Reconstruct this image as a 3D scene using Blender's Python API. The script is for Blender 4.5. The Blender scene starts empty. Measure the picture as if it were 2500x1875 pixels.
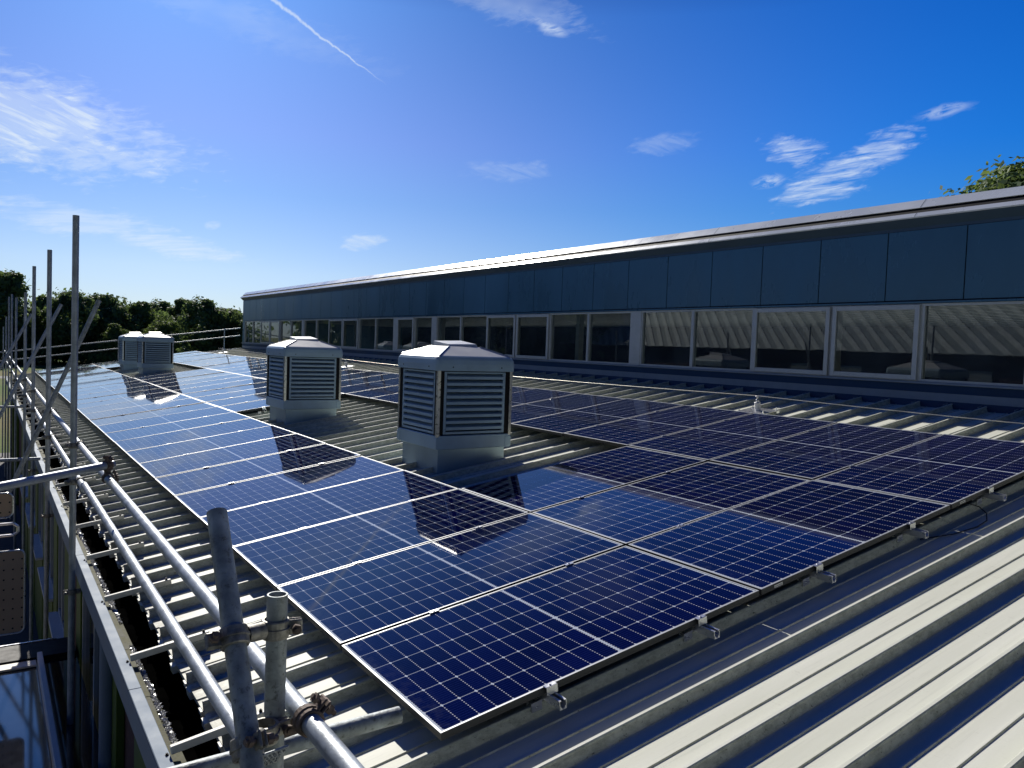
import bpy, math, random
from mathutils import Vector, Matrix, noise
random.seed(7)
R = math.radians
sc = bpy.context.scene
COL = sc.collection
TH = R(8.776)
CT, ST = math.cos(TH), math.sin(TH)
PI = math.pi

def P(u, v, h=0.0):
    """roof-plane coordinates (u up the slope, v along the eave, h along the normal) to world"""
    return Vector((u * CT - h * ST, v, u * ST + h * CT))

# ------------------------------------------------------------------ node helpers
class NT:
    def __init__(s, tree):
        s.t = tree; s.n = tree.nodes; s.l = tree.links
    def new(s, typ, **kw):
        nd = s.n.new(typ)
        for k, v in kw.items(): setattr(nd, k, v)
        return nd
    def put(s, sock, v):
        if isinstance(v, bpy.types.NodeSocket): s.l.new(v, sock)
        else:
            if isinstance(v, (tuple, list)) and sock.type == 'RGBA' and len(v) == 3: v = (*v, 1)
            sock.default_value = v
    def m(s, op, a, b=None, c=None, clamp=False):
        nd = s.n.new('ShaderNodeMath'); nd.operation = op; nd.use_clamp = clamp
        s.put(nd.inputs[0], a)
        if b is not None: s.put(nd.inputs[1], b)
        if c is not None: s.put(nd.inputs[2], c)
        return nd.outputs[0]
    def add(s, a, b): return s.m('ADD', a, b)
    def sub(s, a, b): return s.m('SUBTRACT', a, b)
    def mul(s, a, b): return s.m('MULTIPLY', a, b)
    def mr(s, v, a, b, c=0.0, d=1.0, smooth=False):
        nd = s.n.new('ShaderNodeMapRange')
        if smooth: nd.interpolation_type = 'SMOOTHSTEP'
        for i, x in enumerate((v, a, b, c, d)): s.put(nd.inputs[i], x)
        return nd.outputs[0]
    def mix(s, f, a, b, mode='MIX'):
        nd = s.n.new('ShaderNodeMix'); nd.data_type = 'RGBA'; nd.blend_type = mode
        s.put(nd.inputs[0], f); s.put(nd.inputs[6], a); s.put(nd.inputs[7], b)
        return nd.outputs[2]
    def noise(s, vec, scale, detail=3, rough=0.5, dist=0.0):
        nd = s.n.new('ShaderNodeTexNoise')
        if vec is not None: s.l.new(vec, nd.inputs['Vector'])
        nd.inputs['Scale'].default_value = scale; nd.inputs['Detail'].default_value = detail
        nd.inputs['Roughness'].default_value = rough; nd.inputs['Distortion'].default_value = dist
        return nd.outputs['Fac']
    def xyz(s, vec):
        nd = s.n.new('ShaderNodeSeparateXYZ'); s.l.new(vec, nd.inputs[0]); return nd.outputs
    def comb(s, x, y, z):
        nd = s.n.new('ShaderNodeCombineXYZ')
        for i, q in enumerate((x, y, z)): s.put(nd.inputs[i], q)
        return nd.outputs[0]
    def vmap(s, vec, scale=(1, 1, 1), rot=(0, 0, 0), loc=(0, 0, 0)):
        nd = s.n.new('ShaderNodeMapping'); s.l.new(vec, nd.inputs[0])
        nd.inputs['Scale'].default_value = scale; nd.inputs['Rotation'].default_value = rot
        nd.inputs['Location'].default_value = loc
        return nd.outputs[0]

def mat(name, fn):
    m = bpy.data.materials.new(name); m.use_nodes = True
    t = NT(m.node_tree); b = m.node_tree.nodes['Principled BSDF']
    fn(t, b, m); return m

def coords(t, kind='Object'):
    return t.new('ShaderNodeTexCoord').outputs[kind]
def wpos(t):
    return t.new('ShaderNodeNewGeometry').outputs['Position']

def simple(name, col, rough=0.5, metal=0.0, var=0.15, nscale=6.0, bump=0.0, bscale=60, spec=0.5, dirt=None, stretch=(1, 1, 1), world=True, coat=0.0):
    def fn(t, b, m):
        c = wpos(t) if world else coords(t)
        if stretch != (1, 1, 1): c = t.vmap(c, stretch)
        n = t.noise(c, nscale, 6, 0.65)
        f = t.mr(n, 0.3, 0.7, 0, 1)
        lo = tuple(x * (1 - var) for x in col); hi = tuple(min(1, x * (1 + var)) for x in col)
        cc = t.mix(f, lo, hi)
        if dirt:
            n2 = t.noise(c, nscale * 4.3, 8, 0.7)
            cc = t.mix(t.mr(n2, dirt[1], dirt[1] + 0.14, 0, dirt[2]), cc, dirt[0])
        t.put(b.inputs['Base Color'], cc)
        t.put(b.inputs['Roughness'], t.mr(n, 0.3, 0.7, max(0.02, rough - 0.07), min(1, rough + 0.07)))
        b.inputs['Metallic'].default_value = metal
        b.inputs['Specular IOR Level'].default_value = spec
        b.inputs['Coat Weight'].default_value = coat
        if bump:
            bp = t.new('ShaderNodeBump'); bp.inputs['Strength'].default_value = bump; bp.inputs['Distance'].default_value = 0.004
            t.put(bp.inputs['Height'], t.noise(c, bscale, 4)); t.l.new(bp.outputs[0], b.inputs['Normal'])
    return mat(name, fn)

# ------------------------------------------------------------------ materials
def roof_fn(t, b, m):
    w = wpos(t)
    o = t.xyz(w)
    n = t.noise(t.vmap(w, (0.25, 2.5, 1)), 2.2, 6, 0.62)
    base = t.mix(t.mr(n, 0.3, 0.72), (0.72, 0.735, 0.62), (0.84, 0.85, 0.75))
    fine = t.noise(w, 75, 5, 0.7)
    # sooty specks and lichen that gather on the seam webs
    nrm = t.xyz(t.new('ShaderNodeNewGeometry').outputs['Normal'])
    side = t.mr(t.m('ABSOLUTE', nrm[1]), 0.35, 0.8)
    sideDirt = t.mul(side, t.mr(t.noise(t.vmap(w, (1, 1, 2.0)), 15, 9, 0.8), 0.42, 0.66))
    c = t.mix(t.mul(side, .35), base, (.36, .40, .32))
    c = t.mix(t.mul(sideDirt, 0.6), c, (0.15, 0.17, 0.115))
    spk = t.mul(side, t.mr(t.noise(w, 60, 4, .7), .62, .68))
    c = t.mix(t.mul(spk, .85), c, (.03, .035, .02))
    scuff = t.mul(t.mr(t.noise(t.vmap(w, (3, 1, 1), (0, 0, .6)), 9, 7, .75), .60, .70), t.mr(t.noise(w, .9, 2), .5, .6))
    c = t.mix(t.mul(scuff, .30), c, (.42, .42, .37))
    c = t.mix(t.mul(t.mr(fine, 0.66, 0.75), 0.32), c, (0.10, 0.10, 0.075))
    streak = t.noise(t.vmap(w, (0.6, 16, 1)), 3.0, 4, 0.5)
    c = t.mix(t.mul(t.mr(streak, 0.58, 0.74), 0.16), c, (0.30, 0.31, 0.26))
    # lower edge near the gutter is stained
    eave = t.mul(t.mr(o[0], -0.35, -0.68), t.mr(t.noise(w, 14, 6, 0.7), 0.38, 0.58))
    c = t.mix(t.mul(eave, 0.7), c, (0.20, 0.18, 0.14))
    t.put(b.inputs['Base Color'], c)
    b.inputs['Metallic'].default_value = 0.0
    b.inputs['Roughness'].default_value = 0.55
    b.inputs['Specular IOR Level'].default_value = 0.22
    bp = t.new('ShaderNodeBump'); bp.inputs['Strength'].default_value = 0.25; bp.inputs['Distance'].default_value = 0.003
    t.put(bp.inputs['Height'], fine); t.l.new(bp.outputs[0], b.inputs['Normal'])
M_roof = mat('standing_seam_metal', roof_fn)
M_steel = simple('galvanised_tube', (0.38, 0.42, 0.46), 0.50, 0.42, 0.35, 9, 0.25, 90, dirt=((0.11, 0.11, 0.11), 0.60, 0.55), world=False, stretch=(1, 1, 1))
M_steel_old = simple('weathered_tube', (0.34, 0.38, 0.39), 0.58, 0.22, 0.5, 12, 0.5, 70, dirt=((0.05, 0.045, 0.03), 0.54, 0.7), world=False)
M_rust = simple('rusty_coupler', (0.17, 0.13, 0.11), 0.75, 0.3, 0.55, 40, 0.35, 120, dirt=((0.06, 0.04, 0.03), 0.56, 0.6))
M_coupler = simple('coupler_steel', (0.30, 0.29, 0.26), 0.55, 0.5, 0.45, 45, 0.35, 120, dirt=((0.12, 0.08, 0.05), 0.58, 0.6))
M_ventA = simple('ventilator_grey', (0.36, 0.51, 0.62), 0.42, 0.0, 0.10, 3.0, 0.1, 40, dirt=((0.16, 0.17, 0.17), 0.66, 0.35))
M_ventcap = simple('ventilator_cap_grey', (0.66, 0.68, 0.70), 0.42, 0.0, 0.07, 3.0, 0.08, 40, dirt=((0.25, 0.25, 0.23), 0.67, 0.35))
M_ventup = simple('upstand_metal', (0.34, 0.45, 0.52), 0.38, 0.35, 0.12, 2.5, 0.08, 30, dirt=((0.13, 0.15, 0.15), 0.66, 0.4))
M_strip = simple('corner_strip', (0.55, 0.55, 0.52), 0.3, 0.7, 0.15, 20)
M_black = simple('matt_black', (0.008, 0.008, 0.010), 0.6, 0, 0.3, 10, spec=0.2)
M_alu = simple('mill_aluminium', (0.72, 0.73, 0.74), 0.30, 0.8, 0.08, 14)
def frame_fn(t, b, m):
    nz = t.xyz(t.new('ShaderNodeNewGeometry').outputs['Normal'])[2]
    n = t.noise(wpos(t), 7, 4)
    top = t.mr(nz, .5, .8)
    t.put(b.inputs['Base Color'], t.mix(top, (.03, .032, .035), t.mix(n, (.40, .42, .44), (.52, .53, .55))))  # near-black sides paint in the shade on silver metal
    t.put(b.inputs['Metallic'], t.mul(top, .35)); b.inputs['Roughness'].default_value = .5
M_frame = mat('anodised_frame_shaded_sides', frame_fn)
M_navy = simple('navy_cladding', (0.040, 0.130, 0.225), 0.30, 0.2, 0.18, 0.6, 0.05, 20, dirt=((0.03, 0.045, 0.06), 0.66, 0.4), stretch=(1, 1, 0.35), spec=0.35)
M_navylow = simple('navy_plinth', (0.008, 0.040, 0.11), 0.5, 0.1, 0.15, 1.2, spec=0.25)
M_winframe = simple('window_frame_grey', (0.44, 0.48, 0.50), 0.4, 0.2, 0.10, 5)
M_ridge = simple('coping_metal', (0.72, 0.76, 0.80), 0.28, 0.2, 0.05, 1.4, 0.04, 30)
M_soffit = simple('soffit_metal', (0.05, 0.09, 0.14), 0.5, 0.3, 0.1, 2)
M_dark = simple('dark_interior', (0.012, 0.014, 0.02), 0.8, 0, 0.2, 3, spec=0.1)
M_ceil = simple('interior_deck', (0.36, 0.40, 0.40), 0.45, 0.3, 0.05, 2)
M_kerb = simple('kerb_flashing', (0.22, 0.28, 0.35), 0.72, 0.05, 0.10, 4, 0.1, 40)
M_moss = simple('mossy_timber', (0.10, 0.098, 0.045), 0.85, 0, 0.5, 12, 0.6, 50, dirt=((0.03, 0.035, 0.015), 0.52, 0.7))
M_gutter = simple('gutter_lining', (0.002, 0.002, 0.002), 0.95, 0, 0.4, 8, 0.0, 60, spec=0.0)
M_rib = simple('pale_rib', (0.66, 0.72, 0.72), 0.6, 0, 0.2, 2)
M_gutterdark = simple('slate', (0.36, 0.42, 0.44), 0.6, 0, 0.2, 2)
M_green = simple('lime_render', (0.085, 0.14, 0.014), 0.6, 0, 0.14, 2.5)
M_white = simple('white_metal', (0.72, 0.72, 0.70), 0.4, 0, 0.06, 6)
def tan_fn(t, b, m):
    o = t.xyz(coords(t))
    fx = t.m('SUBTRACT', t.m('FRACT', t.m('DIVIDE', o[0], .068)), .5); fz = t.m('SUBTRACT', t.m('FRACT', t.m('DIVIDE', o[2], .088)), .5)
    dx = t.mul(fx, .068); dz = t.mul(fz, .088)
    hole = t.m('LESS_THAN', t.add(t.mul(dx, dx), t.mul(dz, dz)), .00006)
    n = t.noise(wpos(t), 5, 5)
    t.put(b.inputs['Base Color'], t.mix(hole, t.mix(n, (.52, .34, .22), (.66, .46, .30)), (.01, .01, .01))); b.inputs['Roughness'].default_value = .6
M_tan = mat('tan_board', tan_fn)
M_brick = simple('dark_brick', (0.10, 0.055, 0.05), 0.9, 0, 0.35, 14, 0.8, 30)
M_cream = simple('cream_flashing', (0.72, 0.70, 0.60), 0.5, 0, 0.15, 6, dirt=((0.2, 0.18, 0.12), 0.6, 0.6))
M_cable = simple('steel_cable', (0.62, 0.60, 0.50), 0.35, 0.6, 0.1, 30)
M_bark = simple('bark', (0.07, 0.055, 0.04), 0.95, 0, 0.3, 3)
M_paving = simple('yard_paving', (0.09, 0.085, 0.08), 0.85, 0, 0.25, 1.5, 0.4, 30)
M_debris = simple('wet_grit', (0.72, 0.72, 0.70), 0.30, 0.2, 0.35, 80, spec=0.8)
M_plate = simple('stamped_plate', (0.40, 0.43, 0.45), 0.5, 0.4, 0.3, 60, 1.0, 160)
M_sticker = simple('white_sticker', (0.75, 0.75, 0.72), 0.5, 0, 0.05, 20)

def pv_fn(t, b, m):
    o = t.xyz(coords(t))
    u, v = o[0], o[1]
    w = t.m('ABSOLUTE', t.sub(u, 1.047))
    a = t.m('DIVIDE', t.sub(w, 0.0095), 0.0922)
    bb = t.m('DIVIDE', t.sub(v, 0.0155), 0.1838)
    fa = t.m('FRACT', a); fb = t.m('FRACT', bb)
    da = t.mul(t.m('MINIMUM', fa, t.sub(1.0, fa)), 0.0922)   # metres to the nearest gap across u
    db = t.mul(t.m('MINIMUM', fb, t.sub(1.0, fb)), 0.1838)
    lineU = t.m('LESS_THAN', db, 0.0015)
    lineV = t.m('LESS_THAN', da, 0.0007)
    dia = t.m('LESS_THAN', t.add(da, db), 0.0098)
    # ten ribbon wires per cell, running along u
    fw = t.m('FRACT', t.mul(bb, 10.0))
    dw = t.mul(t.m('ABSOLUTE', t.sub(fw, 0.5)), 0.01838)
    wire = t.m('LESS_THAN', dw, 0.0008)
    dot = t.mul(t.m('LESS_THAN', dw, 0.0027), t.m('LESS_THAN', da, 0.0030))
    out = t.m('MAXIMUM', t.m('LESS_THAN', w, 0.0062), t.m('GREATER_THAN', a, 11.0))
    outv = t.m('MAXIMUM', t.m('LESS_THAN', bb, 0.0), t.m('GREATER_THAN', bb, 6.0))
    inside = t.mul(t.sub(1.0, out), t.sub(1.0, outv))
    line = t.m('MAXIMUM', lineU, dia)
    white = t.m('MAXIMUM', t.m('MAXIMUM', out, outv), line)
    oi = t.new('ShaderNodeObjectInfo').outputs['Random']
    wp = wpos(t)
    cellid = t.noise(t.comb(t.m('FLOOR', t.add(a, t.mul(t.m('SIGN', t.sub(u, 1.047)), 40.0))), t.m('FLOOR', bb), t.mul(oi, 91.0)), 3.17, 0)
    k = t.mr(cellid, 0.3, 0.7, 0.75, 1.3)
    c1 = t.mix(oi, (0.0001, 0.0008, 0.027), (0.0008, 0.0012, 0.040))
    vm = t.new('ShaderNodeVectorMath', operation='SCALE'); t.put(vm.inputs[0], c1); t.put(vm.inputs['Scale'], k)
    c = t.mix(t.mul(wire, 0.5), vm.outputs[0], (0.03, 0.05, 0.20))
    c = t.mix(t.mul(lineV, 0.5), c, (0.5, 0.52, 0.6))
    c = t.mix(dot, c, (0.60, 0.62, 0.68))
    c = t.mix(white, c, (0.54, 0.60, 0.68))
    # dust and dried rain spots
    dn = t.noise(wp, 2.3, 6, 0.7)
    spots = t.mul(t.mr(t.noise(wp, 34, 3, 0.6, 0.8), 0.70, 0.76), t.mr(t.noise(wp, 1.1, 3), 0.48, 0.62))
    c = t.mix(t.mul(spots, 0.22), c, (0.26, 0.32, 0.48))
    c = t.mix(t.mr(dn, 0.45, 0.8, 0.0, 0.006), c, (0.36, 0.44, 0.6))
    # dirt collecting at the lower edge of each module
    low = t.mul(t.mr(u, 0.16, 0.0), t.mr(t.noise(wp, 18, 6, 0.7), 0.45, 0.7))
    c = t.mix(t.mul(low, 0.10), c, (0.30, 0.33, 0.38))
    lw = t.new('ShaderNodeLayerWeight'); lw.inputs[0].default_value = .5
    c = t.mix(t.mul(t.m('POWER', lw.outputs['Facing'], 26.0), .75), c, (.30, .38, .52))  # pale haze at grazing view angles, painted into the colour
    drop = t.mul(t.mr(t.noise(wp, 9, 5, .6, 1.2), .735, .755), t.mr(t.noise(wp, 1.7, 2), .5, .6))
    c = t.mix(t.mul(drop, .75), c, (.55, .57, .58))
    t.put(b.inputs['Base Color'], c)
    b.inputs['Roughness'].default_value = 0.7
    b.inputs['Specular IOR Level'].default_value = 0.0
    b.inputs['Coat Weight'].default_value = 1.0
    b.inputs['Coat IOR'].default_value = 1.37
    t.put(b.inputs['Coat Roughness'], t.mr(dn, 0.3, 0.8, 0.020, 0.050))
    gb = t.new('ShaderNodeBump'); gb.inputs['Strength'].default_value = 0.06; gb.inputs['Distance'].default_value = 0.002
    t.put(gb.inputs['Height'], t.noise(wp, 1.3, 2)); t.l.new(gb.outputs[0], b.inputs['Coat Normal'])
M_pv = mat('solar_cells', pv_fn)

def pane_fn(t, b, m):
    nt = m.node_tree
    nt.nodes.remove(b)
    out = [n for n in nt.nodes if n.type == 'OUTPUT_MATERIAL'][0]
    fr = t.new('ShaderNodeFresnel'); fr.inputs[0].default_value = 1.75
    tr = t.new('ShaderNodeBsdfTransparent'); tr.inputs[0].default_value = (0.62, 0.70, 0.70, 1)
    gl = t.new('ShaderNodeBsdfGlossy'); gl.inputs['Roughness'].default_value = 0.012; gl.inputs[0].default_value = (0.85, 0.9, 0.9, 1)
    bp = t.new('ShaderNodeBump'); bp.inputs['Strength'].default_value = 0.10; bp.inputs['Distance'].default_value = 0.01
    t.put(bp.inputs['Height'], t.noise(wpos(t), 0.9, 1)); t.l.new(bp.outputs[0], gl.inputs['Normal'])
    mx = t.new('ShaderNodeMixShader'); t.l.new(fr.outputs[0], mx.inputs[0]); t.l.new(tr.outputs[0], mx.inputs[1]); t.l.new(gl.outputs[0], mx.inputs[2])
    df = t.new('ShaderNodeBsdfDiffuse'); df.inputs[0].default_value = (.30, .42, .52, 1)
    m2 = t.new('ShaderNodeMixShader'); t.put(m2.inputs[0], t.mr(t.noise(wpos(t), 1.5, 4), .3, .7, .03, .10)); t.l.new(mx.outputs[0], m2.inputs[1]); t.l.new(df.outputs[0], m2.inputs[2])
    t.l.new(m2.outputs[0], out.inputs[0])
M_pane = mat('window_glass', pane_fn)
def cano_fn(t, b, m):
    wp = wpos(t)
    n = t.noise(wp, 3, 6, 0.7)
    t.put(b.inputs['Base Color'], t.mix(t.mr(n, 0.4, 0.75), (0.004, 0.006, 0.014), (0.02, 0.025, 0.04)))
    b.inputs['Roughness'].default_value = 0.06; b.inputs['IOR'].default_value = 1.9
    b.inputs['Specular IOR Level'].default_value = 0.7
M_canopy = mat('canopy_glass', cano_fn)

def leaf_fn(c1, c2):
    def fn(t, b, m):
        nt = m.node_tree
        out = [n for n in nt.nodes if n.type == 'OUTPUT_MATERIAL'][0]
        n = t.noise(wpos(t), 0.35, 5, 0.7)
        oi = t.new('ShaderNodeObjectInfo').outputs['Random']
        f = t.m('ADD', t.mr(n, 0.35, 0.68, 0, 0.8), t.mul(oi, 0.25), clamp=True)
        c = t.mix(f, c1, c2)
        t.put(b.inputs['Base Color'], c); b.inputs['Roughness'].default_value = 0.6; b.inputs['Specular IOR Level'].default_value = 0.25
        tr = t.new('ShaderNodeBsdfTranslucent'); t.put(tr.inputs[0], t.mix(0.5, c, (0.25, 0.32, 0.05)))
        mx = t.new('ShaderNodeMixShader'); mx.inputs[0].default_value = 0.42
        t.l.new(b.outputs[0], mx.inputs[1]); t.l.new(tr.outputs[0], mx.inputs[2]); t.l.new(mx.outputs[0], out.inputs[0])
    return fn
M_leafA = mat('foliage_dark', leaf_fn((0.055, 0.125, 0.085), (0.17, 0.26, 0.12)))
M_leafB = mat('foliage_olive', leaf_fn((0.090, 0.16, 0.075), (0.22, 0.31, 0.11)))
def grass_fn(t, b, m):
    w = wpos(t)
    n1 = t.noise(w, 0.035, 5, 0.6); n2 = t.noise(w, 1.2, 6, 0.7)
    c = t.mix(t.mr(n1, 0.42, 0.58), (0.10, 0.17, 0.03), (0.24, 0.20, 0.085))
    c = t.mix(t.mr(n2, 0.3, 0.7, 0, 0.5), c, (0.05, 0.09, 0.02))
    t.put(b.inputs['Base Color'], c); b.inputs['Roughness'].default_value = 0.95; b.inputs['Specular IOR Level'].default_value = 0.1
M_grass = mat('grass', grass_fn)

# ------------------------------------------------------------------ mesh builder
class MB:
    def __init__(s): s.v = []; s.f = []; s.smooth = []
    def poly(s, pts, faces, smooth=False):
        o = len(s.v); s.v += [tuple(p) for p in pts]
        for f in faces: s.f.append([i + o for i in f]); s.smooth.append(smooth)
    def box(s, x0, x1, y0, y1, z0, z1, tf=None):
        pts = [(x, y, z) for z in (z0, z1) for y in (y0, y1) for x in (x0, x1)]
        if tf: pts = [tf(*p) for p in pts]
        s.poly(pts, [(0, 2, 3, 1), (4, 5, 7, 6), (0, 1, 5, 4), (2, 6, 7, 3), (0, 4, 6, 2), (1, 3, 7, 5)])
    def bbox(s, x0, x1, y0, y1, z0, z1, c=0.004, tf=None):
        """box with chamfered edges"""
        c = min(c, (x1 - x0) * .45, (y1 - y0) * .45, (z1 - z0) * .45)
        pts = []; idx = {}
        for sx in (0, 1):
            for sy in (0, 1):
                for sz in (0, 1):
                    X, Y, Z = (x0, x1)[sx], (y0, y1)[sy], (z0, z1)[sz]
                    dx, dy, dz = (c, -c)[sx], (c, -c)[sy], (c, -c)[sz]
                    for k, p in enumerate(((X, Y + dy, Z + dz), (X + dx, Y, Z + dz), (X + dx, Y + dy, Z))):
                        idx[(sx, sy, sz, k)] = len(pts); pts.append(p)
        g = lambda a, b, c_, k: idx[(a, b, c_, k)]
        fs = []
        for sx in (0, 1):
            f = [g(sx, 0, 0, 0), g(sx, 0, 1, 0), g(sx, 1, 1, 0), g(sx, 1, 0, 0)]; fs.append(f if sx == 0 else f[::-1])
            f = [g(0, sx, 0, 1), g(1, sx, 0, 1), g(1, sx, 1, 1), g(0, sx, 1, 1)]; fs.append(f if sx == 0 else f[::-1])
            f = [g(0, 0, sx, 2), g(0, 1, sx, 2), g(1, 1, sx, 2), g(1, 0, sx, 2)]; fs.append(f if sx == 0 else f[::-1])
        for a in (0, 1):
            for b_ in (0, 1):
                fs.append([g(a, b_, 0, 0), g(a, b_, 1, 0), g(a, b_, 1, 1), g(a, b_, 0, 1)])
                fs.append([g(a, 0, b_, 0), g(a, 1, b_, 0), g(a, 1, b_, 2), g(a, 0, b_, 2)])
                fs.append([g(0, a, b_, 1), g(1, a, b_, 1), g(1, a, b_, 2), g(0, a, b_, 2)])
        for a in (0, 1):
            for b_ in (0, 1):
                for c_ in (0, 1): fs.append([g(a, b_, c_, 0), g(a, b_, c_, 1), g(a, b_, c_, 2)])
        if tf: pts = [tf(*p) for p in pts]
        s.poly(pts, fs)
    def tube(s, p0, p1, r, n=20, r1=None, cap=True, hollow=0.0, smooth=True):
        p0 = Vector(p0); p1 = Vector(p1); d = (p1 - p0).normalized()
        a = d.orthogonal().normalized(); b = d.cross(a)
        r1 = r if r1 is None else r1
        def ring(p, rr): return [p + (a * math.cos(2 * PI * i / n) + b * math.sin(2 * PI * i / n)) * rr for i in range(n)]
        s.poly(ring(p0, r) + ring(p1, r1), [(i, (i + 1) % n, n + (i + 1) % n, n + i) for i in range(n)], smooth)
        if hollow:
            for p, q, rr in ((p0, p0 + d * .12, r), (p1, p1 - d * .12, r1)):
                s.poly(ring(p, rr) + ring(p, rr - hollow) + ring(q, rr - hollow),
                       [(i, (i + 1) % n, n + (i + 1) % n, n + i) for i in range(n)] + [(n + i, n + (i + 1) % n, 2 * n + (i + 1) % n, 2 * n + i) for i in range(n)])
                s.poly(ring(q, rr - hollow), [list(range(n))])
        elif cap:
            s.poly(ring(p0, r), [list(range(n))[::-1]]); s.poly(ring(p1, r1), [list(range(n))])
    def path(s, pts, r, n=8):
        for a, b in zip(pts[:-1], pts[1:]): s.tube(a, b, r, n, cap=False)
    def grid(s, rows, close=False, smooth=False):
        n = len(rows[0]); o = []
        for r_ in rows: o += list(r_)
        fs = []
        for j in range(len(rows) - 1):
            for i in range(n if close else n - 1):
                fs.append((j * n + i, j * n + (i + 1) % n, (j + 1) * n + (i + 1) % n, (j + 1) * n + i))
        s.poly(o, fs, smooth)
    def build(s, name, material, parent=None, fixn=True):
        me = bpy.data.meshes.new(name); me.from_pydata(s.v, [], s.f)
        me.polygons.foreach_set('use_smooth', s.smooth)
        me.materials.append(material); me.update()
        if fixn:
            import bmesh
            bm = bmesh.new(); bm.from_mesh(me); bmesh.ops.recalc_face_normals(bm, faces=bm.faces); bm.to_mesh(me); bm.free()
        o = bpy.data.objects.new(name, me); COL.objects.link(o)
        if parent: o.parent = parent
        return o

def tag(o, label=None, cat=None, group=None, kind=None):
    if label: o['label'] = label
    if cat: o['category'] = cat
    if group: o['group'] = group
    if kind: o['kind'] = kind
    return o
def empty(name, loc=(0, 0, 0), rot=(0, 0, 0)):
    o = bpy.data.objects.new(name, None); COL.objects.link(o); o.location = loc; o.rotation_euler = rot; o.empty_display_size = .2; return o
def kids(o): return [c for c in bpy.data.objects if c.parent == o]
def copy_tree(o, parent=None):
    c = o.copy(); COL.objects.link(c); c.parent = parent
    for k in kids(o): copy_tree(k, c)
    return c
ORD = ['first', 'second', 'third', 'fourth', 'fifth', 'sixth', 'seventh', 'eighth', 'ninth', 'tenth', 'eleventh', 'twelfth', 'thirteenth', 'fourteenth', 'fifteenth', 'sixteenth', 'seventeenth', 'eighteenth', 'nineteenth', 'twentieth', 'twenty-first', 'twenty-second', 'twenty-third', 'twenty-fourth', 'twenty-fifth', 'twenty-sixth', 'twenty-seventh', 'twenty-eighth', 'twenty-ninth', 'thirtieth']

GZ = -3.6      # ground level
VEND = 34.85   # far verge of the roof
XW = 8.20      # clerestory wall plane

# ================================================================== BUILDING
bld = tag(empty('building', (4, 15, GZ)), 'low metal roofed building with a navy window strip rising behind the solar panels', 'building')
def bpart(mb, name, m, parent=None):
    o = mb.build(name, m)
    p = parent or bld
    o.parent = p
    # keep world coordinates
    o.matrix_parent_inverse = Matrix.Translation(-Vector(bld.location)) if p is bld else Matrix.Identity(4)
    return o

# --- standing seam roof: one extruded profile
U0, U1 = -0.72, 8.31
def seam_profile():
    pts = []
    k0, k1 = -24, 87
    for k in range(k0, k1):
        c = 0.06 + 0.4 * k
        pts += [(c - .030, -.165), (c - .020, -.163), (c - .0085, -.118), (c - .0125, -.112), (c - .0125, -.104), (c - .008, -.100), (c + .008, -.100), (c + .0125, -.104), (c + .0125, -.112), (c + .0085, -.118), (c + .020, -.163), (c + .030, -.165)]
        for q in (.100, .200, .300):
            if q == .100:
                continue
            a = c + q - (.035 if q == .2 else .0)
            pts += [(a - .009, -.165), (a - .004, -.1585), (a + .004, -.1585), (a + .009, -.165)]
    return [p for p in pts if p[0] < VEND - 0.02] + [(VEND, -.165)]
prof = seam_profile()
mb = MB()
rows = []
nu = 12
for i in range(nu + 1):
    u = U0 + (U1 - U0) * i / nu
    rows.append([P(u, v, h) for v, h in prof])
mb.grid(rows)
# turned-down drip at the eave
dr = [P(U0, v, -.165) for v, h in (prof[0], prof[-1])]
mb.poly([P(U0, prof[0][0], -.166), P(U0, VEND, -.166), P(U0 + .004, VEND, -.21), P(U0 + .004, prof[0][0], -.21)], [(0, 1, 2, 3)])
roof = bpart(mb, 'roof', M_roof)
# slab under the sheet, so nothing shines through
mb = MB(); mb.box(-.58, 8.3, -9.5, VEND - .02, -.30, -.172, P); bpart(mb, 'roof_deck', M_dark)
# verge trim on the far edge
mb = MB(); mb.box(-.74, 8.24, VEND + .002, VEND + .03, -.32, -.10, P); bpart(mb, 'verge_trim', M_kerb)
# little closure blocks at the pan ends
mb = MB()
for k in range(-10, 87):
    c = 0.06 + 0.4 * k
    if c > VEND - .1: break
    j = random.uniform(-.01, .01)
    mb.box(U0 - .012, U0 + .05, c + .020 + j, c + .075 + j, -.196, -.168, P)
    mb.box(U0 - .022 + j, U0 + .03, c + .29, c + .365 + j, -.212, -.168, P)
mb.box(U0 + .0, U0 + .03, -4.0, VEND, -.180, -.1675, P)
bpart(mb, 'eave_closure', M_cream)

# --- gutter along the eave
mb = MB()
Y0, Y1 = -9.5, VEND
def gy(prof2):
    mb.grid([[Vector((x, Y0, z)) for x, z in prof2], [Vector((x, Y1, z)) for x, z in prof2]])
gy([(-.852, -.30), (-.845, -.44), (-.62, -.445), (-.60, -.20)])
gut = bpart(mb, 'gutter', M_gutter)
mb = MB()
n = 60
for i in range(n):
    a = Y0 + (Y1 - Y0) * i / n; b_ = Y0 + (Y1 - Y0) * (i + 1) / n
    w_ = .004 * math.sin(i * 2.1)
    mb.box(-.921, -.888 + w_, a, b_ - .0008, -.43, -.268 + w_ * .5)
mb.box(-.884, -.853, Y0, Y1, -.43, -.292)
bpart(mb, 'mossy_ledge', M_moss)
mb = MB()
for a, b_ in ((-9.5, -4.5), (-4.497, 1.66), (1.663, 4.66), (4.663, 9.7), (9.703, 15.7), (15.703, 21.7), (21.703, 27.7), (27.703, VEND)):
    mb.bbox(-.985, -.922, a, b_, -.262, -.244, .003)
    mb.box(-.985, -.979, a, b_, -.40, -.2625)
bpart(mb, 'kerb_flashing', M_kerb)
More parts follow.
